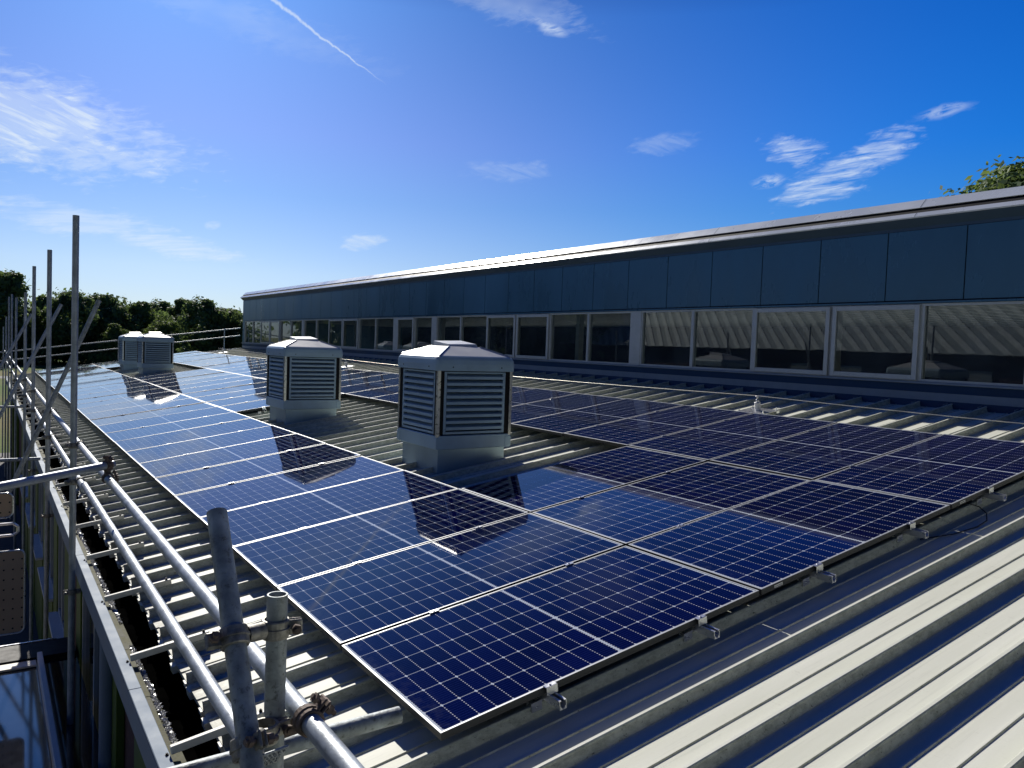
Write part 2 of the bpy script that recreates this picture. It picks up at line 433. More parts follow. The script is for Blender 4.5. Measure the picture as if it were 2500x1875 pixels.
def strap(v):
    s_ = MB()
    s_.bbox(-.945, -.50, v - .014, v + .014, -.1, -.062, .003, P)
    o = bpart(s_, 'gutter_strap', M_cream)
    for uu in (-.962, -.53):
        q = MB(); q.tube(P(uu, v, -.115 if uu < -.9 else -.062), P(uu, v, -.095 if uu < -.9 else -.053), .009, 8); q.tube(P(uu, v - .0, -.10 if uu < -.9 else -.06), P(uu, v, -.088 if uu < -.9 else -.046), .005, 6)
        bo = q.build('bolt', M_black); bo.parent = o; bo.matrix_parent_inverse = Matrix.Identity(4)
    return o
for k in range(-3, 28): strap(.86 + 1.2 * k)

# --- wall below the eave
mb = MB()
mb.box(-.80, -.70, -9.5, VEND - .03, GZ, -.47)
bpart(mb, 'eave_wall', M_brick)
gy0 = [(-2.0, -.7), (1.5, 2.3), (3.1, 3.6), (5.6, 6.0), (6.9, 7.45), (8.6, 9.2), (10.9, 11.5), (13.2, 13.9), (16.2, 16.9), (20.0, 20.8), (24.5, 25.3), (29, 30)]
for a, b_ in gy0:
    mb = MB(); mb.bbox(-.86, -.803, a, b_, GZ + .02, -.44, .004); bpart(mb, 'green_panel', M_green)
for a, b_ in ((3.62, 5.58), (7.47, 8.58), (9.22, 10.88), (11.52, 13.18), (13.92, 16.18), (16.92, 19.98)):
    mb = MB()
    mb.box(-.845, -.803, a, a + .06, -1.95, -.50); mb.box(-.845, -.803, b_ - .06, b_, -1.95, -.50)
    mb.box(-.845, -.803, a + .062, b_ - .062, -.56, -.50); mb.box(-.845, -.803, a + .062, b_ - .062, -1.95, -1.89)
    mb.box(-.845, -.803, (a + b_) / 2 - .03, (a + b_) / 2 + .03, -1.888, -.562)
    w_ = bpart(mb, 'window', M_winframe)
    q = MB(); q.box(-.815, -.806, a + .03, b_ - .03, -1.92, -.53); po = q.build('pane', M_canopy); po.parent = w_
    mb = MB(); mb.bbox(-.965, -.80, a - .04, b_ + .04, -1.995, -1.955, .005); bpart(mb, 'window_sill', M_white)
    mb = MB(); mb.bbox(-.87, -.803, a + .02, b_ - .02, GZ + .02, -2.0, .004); bpart(mb, 'green_panel', M_green)
mb = MB(); mb.tube((-.89, 3.35, GZ), (-.89, 3.35, -.43), .05, 18); bpart(mb, 'rainwater_pipe', M_kerb)

# --- clerestory
ZB, ZS, ZH, ZC, ZT = 0.95, 1.385, 2.372, 2.445, 3.365
YN, YF = -7.0, 34.12
mb = MB(); mb.box(XW, XW + .12, YN, YF, ZB, ZS); bpart(mb, 'clerestory_plinth', M_navylow)
mb = MB(); mb.bbox(XW - .045, XW + .12, YN, YF + .02, ZS + .002, ZS + .030, .004); bpart(mb, 'clerestory_sill', M_kerb)
mb = MB()
# upturned flashing at the wall foot with flaps over the seams
u_w = (XW) / CT
mb.box(u_w - .012, u_w + .002, YN, YF, -.165, .02, P)
for k in range(-15, 86):
    c = 0.06 + 0.4 * k
    if c > YF: break
    mb.box(u_w - .10, u_w - .014, c + .05, c + .058, -.16, -.10, P)
bpart(mb, 'wall_flashing', M_kerb)
mb = MB()
mb.box(XW + .012, XW + .12, YN, YF, ZC - .012, ZT + .10)
bpart(mb, 'cladding_backing', M_black)
mb = MB()
y = -7.0
while y < YF - .05:
    b_ = min(y + 1.0, YF)
    mb.bbox(XW, XW + .010, y + .006, b_ - .006, ZC, ZT - .03, .002)
    y += 1.0
bpart(mb, 'cladding', M_navy)
mb = MB(); mb.bbox(XW - .02, XW + .11, YN, YF, ZH + .03, ZC - .014, .004); bpart(mb, 'window_head_flashing', M_navy)
mb = MB(); mb.box(XW + .004, XW + .012, YN, YF, ZT - .026, ZT + .03); bpart(mb, 'cladding_top_trim', M_soffit)
# coping: two folded slopes with a dark groove between, and a soffit
def cope(name, pr, m, y1=YF + .10):
    q = MB(); q.grid([[Vector((x, YN, z)) for x, z in pr], [Vector((x, y1, z)) for x, z in pr]]); q.poly([Vector((x, y1, z)) for x, z in pr] + [Vector((XW + .35, y1, pr[0][1]))], [list(range(len(pr) + 1))])
    return bpart(q, name, m)
cope('soffit', [(XW - .11, 3.482), (XW + .01, 3.37)], M_soffit)
cope('coping_lower', [(XW - .112, 3.470), (XW - .116, 3.486), (XW - .062, 3.543), (XW - .050, 3.536)], M_ridge)
cope('coping_groove', [(XW - .052, 3.536), (XW + .002, 3.586), (XW + .022, 3.604)], M_black)
cope('coping_upper', [(XW + .018, 3.612), (XW + .008, 3.618), (XW + .14, 3.742), (XW + .6, 3.77)], M_ridge)
for yy in (-1.2, 2.6, 6.0, 9.4, 12.8, 16.2, 19.6, 23, 26.4, 29.8, 32.5):
    q = MB()
    for (xa, za), (xb, zb) in (((XW - .1165, 3.488), (XW - .064, 3.5435)), ((XW + .009, 3.6205), (XW + .139, 3.7435))):
        q.poly([(xa - .001, yy, za + .0012), (xa - .001, yy + .007, za + .0012), (xb - .001, yy + .007, zb + .0012), (xb - .001, yy, zb + .0012)], [(0, 1, 2, 3)])
    bpart(q, 'coping_joint', M_soffit)
# upper roof, back wall, end walls and the room inside
mb = MB()
mb.box(XW + .14, 17.0, YN, YF + .1, 3.60, 3.735)
bpart(mb, 'upper_roof', M_soffit)
mb = MB()
mb.box(17.0, 17.15, YN, YF, GZ, -.45); mb.box(17.0, 17.15, YN, YF, 1.05, 3.6); mb.box(17.0, 17.15, YN, YN + .1, -.4499, 1.0499); bpart(mb, 'back_wall', M_navy)  # open band left in this unseen wall to light the room
mb = MB()
mb.box(XW + .01, 17.0, YF - .12, YF, GZ, 3.598); bpart(mb, 'gable_wall', M_navy)
mb = MB()
mb.box(XW + .01, 17.0, YN, YN + .12, GZ, 3.598); bpart(mb, 'near_end_wall', M_navy)
mb = MB()
mb.box(XW + .2, 16.9, YN + .2, YF - .2, -.6, -.5); bpart(mb, 'interior_floor', M_cream)
mb = MB()
mb.box(16.2, 16.25, YN + .2, YF - .2, 1.05, 3.3); bpart(mb, 'interior_wall', M_dark)
mb = MB()
yy = YN + .2
pr = []
while yy < YF - .4:
    pr += [(yy, 2.46), (yy + .12, 2.46), (yy + .17, 2.60), (yy + .31, 2.60)]; yy += .36
mb.grid([[Vector((XW + .13, y_, z_)) for y_, z_ in pr], [Vector((16.2, y_, z_)) for y_, z_ in pr]])
bpart(mb, 'interior_ceiling', M_ceil)
for yy in (-2, 4, 10, 16, 22, 28):
    q = MB(); q.box(XW + .5, XW + .62, yy, yy + .12, -.5, 2.455); bpart(q, 'interior_column', M_winframe)

mb = MB(); mb.box(17.2, 24, YN, YF, -.62, -.52); bpart(mb, 'added_bounce_slab', M_cream)  # unseen pale slab, added to bounce sunlight up to the ceiling
# windows
POST = [(-.06, .20), (7.61, 7.87), (15.365, 15.618), (17.715, 17.975), (25.72, 25.95)]
WIN = []   # (y0, y1, opening)
def bay(y0, y1, flags):
    w_ = (y1 - y0) / len(flags)
    for i, f in enumerate(flags): WIN.append((y0 + i * w_, y0 + (i + 1) * w_, f))
bay(-6.2, -.06, (0, 0, 1, 1, 0)); bay(.20, 7.61, (0, 0, 1, 1, 0, 0)) ; bay(7.87, 15.365, (0, 0, 1, 1, 0, 0))
WIN[5] = (.20, 1.25, 0); WIN[6] = (1.25, 2.49, 0); WIN[7] = (2.49, 3.76, 1); WIN[8] = (3.76, 5.11, 1); WIN[9] = (5.11, 6.37, 0); WIN[10] = (6.37, 7.61, 0)
WIN += [(15.618, 16.645, 0), (16.645, 17.715, 1)]
bay(17.975, 25.72, (0, 0, 1, 1, 0, 0)); bay(25.95, 33.80, (0, 0, 1, 1, 0, 0))
for a, b_ in POST:
    q = MB(); q.bbox(XW - .006, XW + .10, a, b_, ZS + .032, ZH + .028, .004); bpart(q, 'window_post', M_winframe)
q = MB(); q.bbox(XW, XW + .10, 33.80, YF, ZS + .032, ZH + .028, .004); bpart(q, 'window_post', M_navy)
za, zb = ZS + .032, ZH + .028
for a, b_, op in WIN:
    q = MB(); t_ = .030
    q.box(XW + .004, XW + .09, a + .001, a + t_, za, zb); q.box(XW + .004, XW + .09, b_ - t_, b_ - .001, za, zb)
    q.box(XW + .006, XW + .088, a + t_, b_ - t_, za, za + t_); q.box(XW + .006, XW + .088, a + t_, b_ - t_, zb - t_, zb)
    if op:
        e = .022
        A, B_, C_, D_ = a + e, b_ - e, za + .012, zb - .012; s_ = .062
        q.bbox(XW - .030, XW + .003, A, A + s_, C_, D_, .003); q.bbox(XW - .030, XW + .003, B_ - s_, B_, C_, D_, .003)
        q.bbox(XW - .029, XW + .003, A + s_ + .001, B_ - s_ - .001, C_, C_ + s_, .003); q.bbox(XW - .029, XW + .003, A + s_ + .001, B_ - s_ - .001, D_ - s_, D_, .003)
    w_ = bpart(q, 'window', M_winframe)
    q = MB(); xg = XW - .008 if op else XW + .045
    q.poly([(xg, a + t_, za + t_), (xg, b_ - t_, za + t_), (xg, b_ - t_, zb - t_), (xg, a + t_, zb - t_)], [(3, 2, 1, 0)])
    po = q.build('pane', M_pane, fixn=False); po.parent = w_

# ================================================================== SOLAR PANELS
PL, PW, PH, GAP = 2.094, 1.134, 0.035, 0.020
LIP = .0115
def make_panel():
    root = empty('solar_panel')
    q = MB()
    o = [(0, 0), (PL, 0), (PL, PW), (0, PW)]; i_ = [(LIP, LIP), (PL - LIP, LIP), (PL - LIP, PW - LIP), (LIP, PW - LIP)]
    c = .0012
    oc = [(c, c), (PL - c, c), (PL - c, PW - c), (c, PW - c)]
    bt = [(.028, .028), (PL - .028, .028), (PL - .028, PW - .028), (.028, PW - .028)]
    rows = [[(x, y, -.0022) for x, y in i_], [(x, y, 0) for x, y in i_], [(x, y, 0) for x, y in oc], [(x, y, -c) for x, y in o], [(x, y, -PH) for x, y in o], [(x, y, -PH) for x, y in bt]]
    q.grid(rows, close=True)
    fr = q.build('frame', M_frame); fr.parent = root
    q = MB(); g_ = LIP
    q.poly([(g_, g_, -.0021), (PL - g_, g_, -.0021), (PL - g_, PW - g_, -.0021), (g_, PW - g_, -.0021)], [(0, 1, 2, 3)])
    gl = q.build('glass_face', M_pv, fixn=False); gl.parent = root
    q = MB(); q.poly([(g_, g_, -.008), (PL - g_, g_, -.008), (PL - g_, PW - g_, -.008), (g_, PW - g_, -.008)], [(3, 2, 1, 0)])
    bs = q.build('backsheet', M_black, fixn=False); bs.parent = root
    return root
proto = make_panel()
# clamps: one bridging plate on each rail at the near edge of the module
clamp_me = {}
def clamp_mesh(kind):
    if kind in clamp_me: return clamp_me[kind]
    q = MB()
    if kind == 'mid':
        q.bbox(-.032, .032, -.026, .006, .0008, .0045, .0015); q.tube((0, -.010, .0045), (0, -.010, .009), .0065, 8)
    else:
        q.bbox(-.032, .032, -.020, .010, .0008, .0045, .0015); q.bbox(-.032, .032, -.024, -.0205, -.036, .0042, .001); q.tube((0, -.006, .0045), (0, -.006, .009), .0065, 8)
    o = q.build('clamp', M_alu); clamp_me[kind] = o; return o
RAILU = [[.583, 1.600], [2.632 - (PL + GAP), 3.672 - (PL + GAP)], [4.765 - 2 * (PL + GAP), 5.79 - 2 * (PL + GAP)]]
colname = ['row beside the gutter', 'middle row', 'row nearest the windows']
first = True
clamp_used = set()
GR = 'solar panels fixed over the metal roof'
rngp = random.Random(3)
for col in range(3):
    for r_ in range(30):
        if col == 1 and (3 <= r_ <= 9 or 20 <= r_ <= 25): continue
        o = proto if first else copy_tree(proto)
        first = False
        u0 = col * (PL + GAP); v0 = r_ * (PW + GAP)
        o.location = P(u0, v0, rngp.uniform(-.0012, .0012)); o.rotation_euler = (R(rngp.gauss(0, .15)), -TH + R(rngp.gauss(0, .11)), 0)
        near = (col == 1 and r_ in (10, 26)) or r_ == 0
        pass
        pass
        if col != 1: lab = '%s from the near edge in the %s' % (ORD[r_], colname[col])
        elif r_ < 3: lab = '%s from the near edge in the middle row' % ORD[r_]
        elif r_ < 20: lab = '%s beyond the near pair of ventilators in the middle row' % ORD[r_ - 10]
        else: lab = '%s beyond the distant pair of ventilators in the middle row' % ORD[r_ - 26]
        tag(o, 'dark blue solar panel, ' + lab, 'solar panel', GR)
        PANEL_TMP = o
        o['col'] = col; o['row'] = r_; o['near'] = near
mid, end = clamp_mesh('mid'), clamp_mesh('end')
used = {'mid': False, 'end': False}
for o in [x for x in COL.objects if x.name.startswith('solar_panel')]:
    kind = 'end' if o['near'] else 'mid'
    src = end if o['near'] else mid
    for uu in RAILU[o['col']]:
        if not used[kind]: c = src; used[kind] = True
        else: c = src.copy(); COL.objects.link(c)
        c.parent = o; c.location = (uu, 0, 0)
    if o['row'] == 0 and o['col'] >= 1:
        q = MB(); x0 = .115
        q.box(x0, x0 + .075, -.0012, -.0004, -.027, -.010); st = q.build('label_sticker', M_sticker); st.parent = o
        q = MB(); xx = x0 + .006
        while xx < x0 + .066:
            w_ = random.choice((.0012, .002, .003)); q.box(xx, xx + w_, -.0016, -.0013, -.022, -.016); xx += w_ + .0022
        bc = q.build('barcode', M_black); bc.parent = st
    for kx in ('col', 'row', 'near'): del o[kx]

# ---- rails
def rail(u, v0, v1, label):
    root = empty('mounting_rail', P(u, v0, -.035), (0, -TH, 0))
    L_ = v1 - v0
    q = MB()
    w_, h_, t_ = .020, .046, .0028
    # U channel with lips and V-shaped foot
    pr = [(-w_, -.001), (-w_ + .011, -.001), (-w_ + .011, -.004), (-w_ + t_, -.004), (-w_ + t_, -.026), (-.003, -h_ + t_ * .8), (.003, -h_ + t_ * .8), (w_ - t_, -.026), (w_ - t_, -.004), (w_ - .011, -.004), (w_ - .011, -.001), (w_, -.001),
          (w_, -.028), (w_ - .003, -.030), (w_ - .001, -h_), (-w_ + .001, -h_), (-w_ + .003, -.030), (-w_, -.028)]
    n_ = len(pr)
    q.poly([(x, 0, z) for x, z in pr] + [(x, L_, z) for x, z in pr], [(i, (i + 1) % n_, n_ + (i + 1) % n_, n_ + i) for i in range(n_)])
    q.poly([(x, 0, z) for x, z in pr], [(0, 1, 2, 3, 4, 17), (4, 5, 15, 16, 17), (5, 6, 14, 15), (6, 7, 12, 13, 14), (7, 8, 9, 10, 11, 12)])
    b_ = q.build('rail_channel', M_alu); b_.parent = root
    # seam clamps where it crosses the seams
    k = math.ceil((v0 - .06) / .4)
    cnt = 0
    while .06 + .4 * k < v1 and cnt < 30:
        c = .06 + .4 * k - v0
        q = MB()
        q.bbox(-.085, -.025, c - .024, c - .0135, -.092, -.050, .0015)
        q.bbox(-.085, -.025, c + .0135, c + .022, -.092, -.050, .0015)
        q.bbox(-.085, -.019, c - .024, c + .022, -.052, -.044, .0015)
        q.tube((-.055, c - .030, -.072), (-.055, c - .024, -.072), .007, 8)
        s_ = q.build('seam_clamp', M_alu); s_.parent = root
        k += 3 if v0 > 1 or cnt > 2 else 1; cnt += 1
    tag(root, label, 'mounting rail', 'aluminium rails under the solar panels')
    return root
allr = [.583, 1.600, 2.632, 3.672, 4.765, 5.79]
for i, u in enumerate(allr):
    side = ['first', 'second', 'third', 'fourth', 'fifth', 'sixth'][i]
    if i in (2, 3):
        rail(u, -.118, 3.50, 'short aluminium rail, %s from the gutter, its cut end sticking out at the near edge' % side)
        rail(u, 11.45, 23.12, 'aluminium rail, %s from the gutter, between the near pair and far pair of ventilators' % side)
        rail(u, 29.95, 34.7, 'aluminium rail, %s from the gutter, beyond the farthest ventilator' % side)
    else:
        rail(u, -.118 if i != 0 else -.10, 34.7, 'long aluminium rail, %s from the gutter, its cut end sticking out at the near edge' % side)
# loose cable at the near edge
q = MB()
pts = [P(4.47, .02, -.05), P(4.50, -.06, -.075), P(4.52, -.10, -.12), P(4.46, -.13, -.155), P(4.30, -.14, -.158), P(4.05, -.10, -.156), P(3.8, .0, -.15)]
q.path(pts, .004, 8)
tag(q.build('cable', M_black), 'thin black cable looping out from under the right hand solar panels', 'cable')

# ================================================================== VENTILATORS
def rr(half, z, rad, n_=5, halfy=None):
    halfy = half if halfy is None else halfy
    pts = []
    for sx, sy, a0 in ((1, 1, 0), (-1, 1, 90), (-1, -1, 180), (1, -1, 270)):
        for i in range(n_ + 1):
            a = R(a0 + 90 * i / n_)
            pts.append(Vector((sx * (half - rad) + rad * math.cos(a), sy * (halfy - rad) + rad * math.sin(a), z)))
    return pts
def make_vent():
    """origin: centre of the unit at the height z = 0 of the scene"""
    root = empty('roof_ventilator')
    H_ = .44
    q = MB()
    # upstand follows the roof slope at its foot
    zf = lambda x: (x + 0) * math.tan(TH)
    z0 = lambda x: x * math.tan(TH) + .285 - .010
    q.poly([(-H_, -H_, z0(-H_)), (H_, -H_, z0(H_)), (H_, H_, z0(H_)), (-H_, H_, z0(-H_)), (-H_, -H_, .52), (H_, -H_, .52), (H_, H_, .52), (-H_, H_, .52)],
           [(0, 1, 5, 4), (1, 2, 6, 5), (2, 3, 7, 6), (3, 0, 4, 7)])
    q.build('upstand', M_ventup).parent = root
    q = MB()
    q.poly([], [])
    e = .30
    for (xa, xb, ya, yb) in ((-H_ - .10, H_ + .26, -H_ - .16, -H_), (-H_ - .10, H_ + .26, H_, H_ + .16), (-H_ - .10, -H_, -H_, H_), (H_, H_ + .26, -H_, H_)):
        q.poly([(xa, ya, z0(xa) + .006), (xb, ya, z0(xb) + .006), (xb, yb, z0(xb) + .006), (xa, yb, z0(xa) + .006)], [(0, 1, 2, 3)])
    q.build('soaker_flashing', M_cream, fixn=False).parent = root
    q = MB()
    s_ = .492
    q.grid([rr(s_ - .01, .500, .012, 2), rr(s_, .506, .014, 2), rr(s_, .648, .014, 2), rr(s_ - .006, .655, .012, 2), rr(.40, .655, .01, 2)], close=True)
    q.grid([rr(s_ - .01, .500, .012, 2), rr(.40, .500, .01, 2)], close=True)
    q.build('skirt', M_ventA).parent = root
    for sx in (-1, 1):
        for sy in (-1, 1):
            q = MB(); x = sx * (s_ + .004); y = sy * (s_ + .004)
            q.bbox(min(x, x - sx * .085), max(x, x - sx * .085), min(y, y - sy * .085), max(y, y - sy * .085), .508, .632, .006)
            q.build('corner_cover', M_ventA).parent = root
            q = MB(); x = sx * .492; y = sy * .492
            q.box(min(x, x - sx * .007), max(x, x - sx * .007), min(y, y - sy * .036), max(y, y - sy * .036), .640, 1.378)
            q.box(min(x - sx * .0075, x - sx * .036), max(x - sx * .0075, x - sx * .036), min(y, y - sy * .007), max(y, y - sy * .007), .640, 1.378)
            q.build('corner_strip', M_strip).parent = root
    q = MB(); q.box(-.415, .415, -.415, .415, .60, 1.40)
    for sx in (-1, 1):
        for sy in (-1, 1): q.box(min(sx * .4065, sx * .482), max(sx * .4065, sx * .482), min(sy * .4065, sy * .482), max(sy * .4065, sy * .482), .657, 1.375)
    q.build('dark_core', M_black).parent = root
    # louvre panels
    lp = MB(); half = .405; zA, zB = .668, 1.368
    yo = -.478
    lp.bbox(-half, -half + .035, yo, yo + .035, zA, zB, .003); lp.bbox(half - .035, half, yo, yo + .035, zA, zB, .003)
    lp.bbox(-half + .036, half - .036, yo + .001, yo + .034, zA, zA + .028, .003); lp.bbox(-half + .036, half - .036, yo + .001, yo + .034, zB - .020, zB, .003)
    ns = 9
    for i in range(ns):
        z = zA + .046 + (zB - zA - .06) * i / ns
        p = [(yo - .006, z), (yo - .006, z + .030), (yo + .000, z + .036), (yo + .056, z + .060), (yo + .056, z + .056), (yo + .004, z + .031), (yo + .004, z)]
        xs = half - .0355
        n_ = len(p)
        lp.poly([(-xs, a, b) for a, b in p] + [(xs, a, b) for a, b in p], [(j, (j + 1) % n_, n_ + (j + 1) % n_, n_ + j) for j in range(n_)] + [list(range(n_)), list(range(n_, 2 * n_))])
    l0 = lp.build('louvre', M_ventA); l0.parent = root
    for a in (90, 180, 270):
        l = l0.copy(); COL.objects.link(l); l.parent = root; l.rotation_euler = (0, 0, R(a))
    # cap
    q = MB()
    q.grid([rr(.500, 1.376, .05), rr(.517, 1.380, .06), rr(.519, 1.450, .06), rr(.513, 1.500, .06), rr(.497, 1.530, .055), rr(.480, 1.540, .05), rr(.470, 1.545, .045)], close=True, smooth=False)
    q.poly(rr(.500, 1.376, .05), [list(range(24))])
    q.build('cap_fascia', M_ventA).parent = root
    q = MB()
    a_, b_ = .470, .205
    zt = 1.650
    o4 = [(-a_, -a_, 1.5452), (a_, -a_, 1.5452), (a_, a_, 1.5452), (-a_, a_, 1.5452)]
    i4 = [(-b_, -b_, zt), (b_, -b_, zt), (b_, b_, zt), (-b_, b_, zt)]
    q.poly([Vector(p) for p in rr(.470, 1.545, .045)], [list(range(24))])
    q.poly(o4 + i4, [(0, 1, 5, 4), (1, 2, 6, 5), (2, 3, 7, 6), (3, 0, 4, 7), (4, 5, 6, 7)])
    q.build('cap_roof', M_ventcap).parent = root
    q = MB()
    for sx, sy in ((-1, -1), (1, -1), (1, 1), (-1, 1)):
        d = .012
        q.tube((sx * (a_ - .0), sy * (a_ - .0), 1.549), (sx * b_, sy * b_, zt + .003), .006, 6)
    q.build('hip_trim', M_strip).parent = root
    q = MB()
    q.poly([(-.19, -.18, 1.652), (.19, -.18, 1.652), (.19, .20, 1.652), (-.19, .20, 1.652), (-.19, -.16, 1.674), (.18, -.16, 1.684), (.18, .20, 1.722), (-.19, .20, 1.708)],
           [(0, 1, 5, 4), (1, 2, 6, 5), (2, 3, 7, 6), (3, 0, 4, 7), (4, 5, 6, 7)])
    q.build('top_hatch', M_ventcap).parent = root
    q = MB()
    for sx in (-1, 1):
        for k in range(2):
            x = sx * .32
            q.tube((x, -.521, 1.42), (x, -.517, 1.42), .008, 8); q.tube((x, .521, 1.42), (x, .517, 1.42), .008, 8)
            q.tube((-.521, x, 1.42), (-.517, x, 1.42), .008, 8)
    q.build('cap_rivets', M_black).parent = root
    return root
V = make_vent()
vents = [((2.983, 5.19), 'largest looking grey louvred roof ventilator, nearest to us'), ((2.945, 10.39), 'grey louvred ventilator just behind and left of the nearest one'),
         ((3.17, 26.12), 'right hand louvred ventilator of the distant pair, standing in front of its twin'), ((3.03, 29.5), 'left hand louvred ventilator of the distant pair, partly hidden behind its twin')]
for i, ((x, y), lab) in enumerate(vents):
    o = V if i == 0 else copy_tree(V)
    o.location = (x, y, (x - 2.983) * math.tan(TH) if i in (2, 3) else 0)
    tag(o, lab, 'roof ventilator', 'louvred ventilators on the roof')

# ================================================================== LIFELINE
q = MB()
lp_ = [(6.69, -6, 1.10), (6.69, -1, 1.085), (6.70, 3.77, 1.147)]
def sag(y0, y1, x, z0, z1, s_):
    return [(x, y0 + (y1 - y0) * i / 12, z0 + (z1 - z0) * i / 12 - s_ * 4 * (i / 12) * (1 - i / 12)) for i in range(13)]
q.path(sag(-6, 3.77, 6.70, 1.147, 1.147, .05) + sag(3.77, 17.93, 6.70, 1.147, 1.155, .045)[1:] + sag(17.93, 32.4, 6.72, 1.155, 1.16, .045)[1:], .0045, 6)
tag(q.build('lifeline_cable', M_cable), 'thin steel safety cable strung along the roof below the window strip', 'cable')
def anchor():
    root = empty('safety_anchor_post')
    q = MB(); q.bbox(-.17, .17, -.21, .21, 0, .008, .002); q.build('base_plate', M_alu).parent = root
    q = MB(); q.grid([rr(.037, .008, .036), rr(.037, .105, .036), rr(.043, .108, .042), rr(.043, .118, .042), rr(.030, .124, .029)], close=True, smooth=True); q.poly(rr(.030, .124, .029), [list(range(24))]); q.build('post', M_ventcap).parent = root
    q = MB(); q.grid([rr(.010 + .012 * math.sin(PI * i / 6), .124 + .040 * i / 6, .009 + .012 * math.sin(PI * i / 6)) for i in range(7)], close=True, smooth=True)
    q.tube((0, 0, .16), (0, 0, .19), .006, 8); q.tube((.012, 0, .14), (.012, 0, .20), .004, 6); q.build('swivel_head', M_alu).parent = root
    q = MB(); q.grid([rr(.006 + .018 * math.sin(PI * i / 6), .186 + .024 * i / 6, .005 + .018 * math.sin(PI * i / 6)) for i in range(7)], close=True, smooth=True); q.build('cable_guide', M_white).parent = root
    for sx in (-1, 1):
        for sy in (-1, 1):
            q = MB(); x, y = sx * .135, sy * .19
            q.tube((x, y, .008), (x, y, .022), .014, 6); q.tube((x, y, .022), (x, y, .045), .007, 8); q.bbox(x - .03, x + .03, y - .02, y + .02, -.03, 0, .003)
            q.build('bolt', M_alu).parent = root
    return root
A0 = anchor()
for i, (u, v, lab) in enumerate(((6.80, 3.78, 'nearest silver safety anchor post, at the right near the big windows'), (6.83, 17.93, 'small silver safety anchor post seen just right of the second ventilator'), (7.0, 32.4, 'farthest safety anchor post, near the far end of the window strip'))):
    o = A0 if i == 0 else copy_tree(A0)
    o.location = P(u, v, -.095); o.rotation_euler = (0, -TH, 0)
    tag(o, lab, 'anchor post', 'safety line anchor posts')

# ================================================================== SCAFFOLD
RT = .02415
def tubeobj(name, p0, p1, label, cat='scaffold tube', group='galvanised scaffold tubes', m=M_steel, hollow=True, n_=24):
    p0 = Vector(p0); p1 = Vector(p1)
    o = empty(name, p0)
    d = (p1 - p0); L_ = d.length
    q = MB(); q.tube((0, 0, 0), (0, 0, L_), RT, n_, hollow=.004 if hollow else 0)
    t_ = q.build('tube', m); t_.parent = o
    o.rotation_euler = d.to_track_quat('Z', 'Y').to_euler()
    tag(o, label, cat, group); return o
def band(q, c, ax, w_=.022, r=.0325, n_=20, ear=None):
    c = Vector(c); ax = Vector(ax).normalized()
    a = (Vector(ear) - ax * Vector(ear).dot(ax)).normalized() if ear is not None else ax.orthogonal().normalized()
    b = ax.cross(a)
    def ring(off, rr_): return [c + ax * off + (a * math.cos(2 * PI * i / n_) + b * math.sin(2 * PI * i / n_)) * rr_ for i in range(n_)]
    q.grid([ring(-w_, RT + .001), ring(-w_, r - .002), ring(-w_ + .003, r), ring(-.004, r), ring(-.003, r + .003), ring(.003, r + .003), ring(.004, r), ring(w_ - .003, r), ring(w_, r - .002), ring(w_, RT + .001)], close=True)
    # bolt ears
    def bx(x0, x1, y0, y1, z0, z1, ch=.003): q.bbox(x0, x1, y0, y1, z0, z1, ch, lambda x, y, z: c + a * x + b * y + ax * z)
    bx(.026, .062, -.010, -.003, -.018, .018); bx(.026, .062, .003, .010, -.018, .018)
    return a, b
def bolt(q, c, d, L_=.075, r=.0062):
    c = Vector(c); d = Vector(d).normalized()
    q.tube(c - d * L_ * .45, c + d * L_ * .55, r, 10); q.tube(c + d * .016, c + d * .030, .0125, 6, smooth=False); q.tube(c - d * .030, c - d * .020, .0125, 6, smooth=False)
def coupler(c1, ax1, c2, ax2, label=None, parent=None, ear1=None, ear2=None, m=M_coupler):
    root = empty('scaffold_coupler', c1) if parent is None else None
    c1 = Vector(c1); c2 = Vector(c2); off = c1 if root else Vector((0, 0, 0))
    q = MB(); mid_ = (c1 + c2) / 2 - off
    a1, b1 = band(q, c1 - off, ax1, ear=ear1); a2, b2 = band(q, c2 - off, ax2, ear=ear2)
    d = (c2 - c1)
    if d.length > .02: q.tube(c1 - off + d * .30, c1 - off + d * .70, .020, 12)
    if root:
        q.build('clamp_body', m).parent = root
        for c, a, b in ((c1, a1, b1), (c2, a2, b2)):
            k = MB(); bolt(k, c - off + a * .046, b, .080); k.build('bolt', M_rust).parent = root
        tag(root, label, 'scaffold coupler', 'scaffold couplers'); return root
    for c, a, b in ((c1, a1, b1), (c2, a2, b2)): bolt(q, c + a * .046, b)
    return q

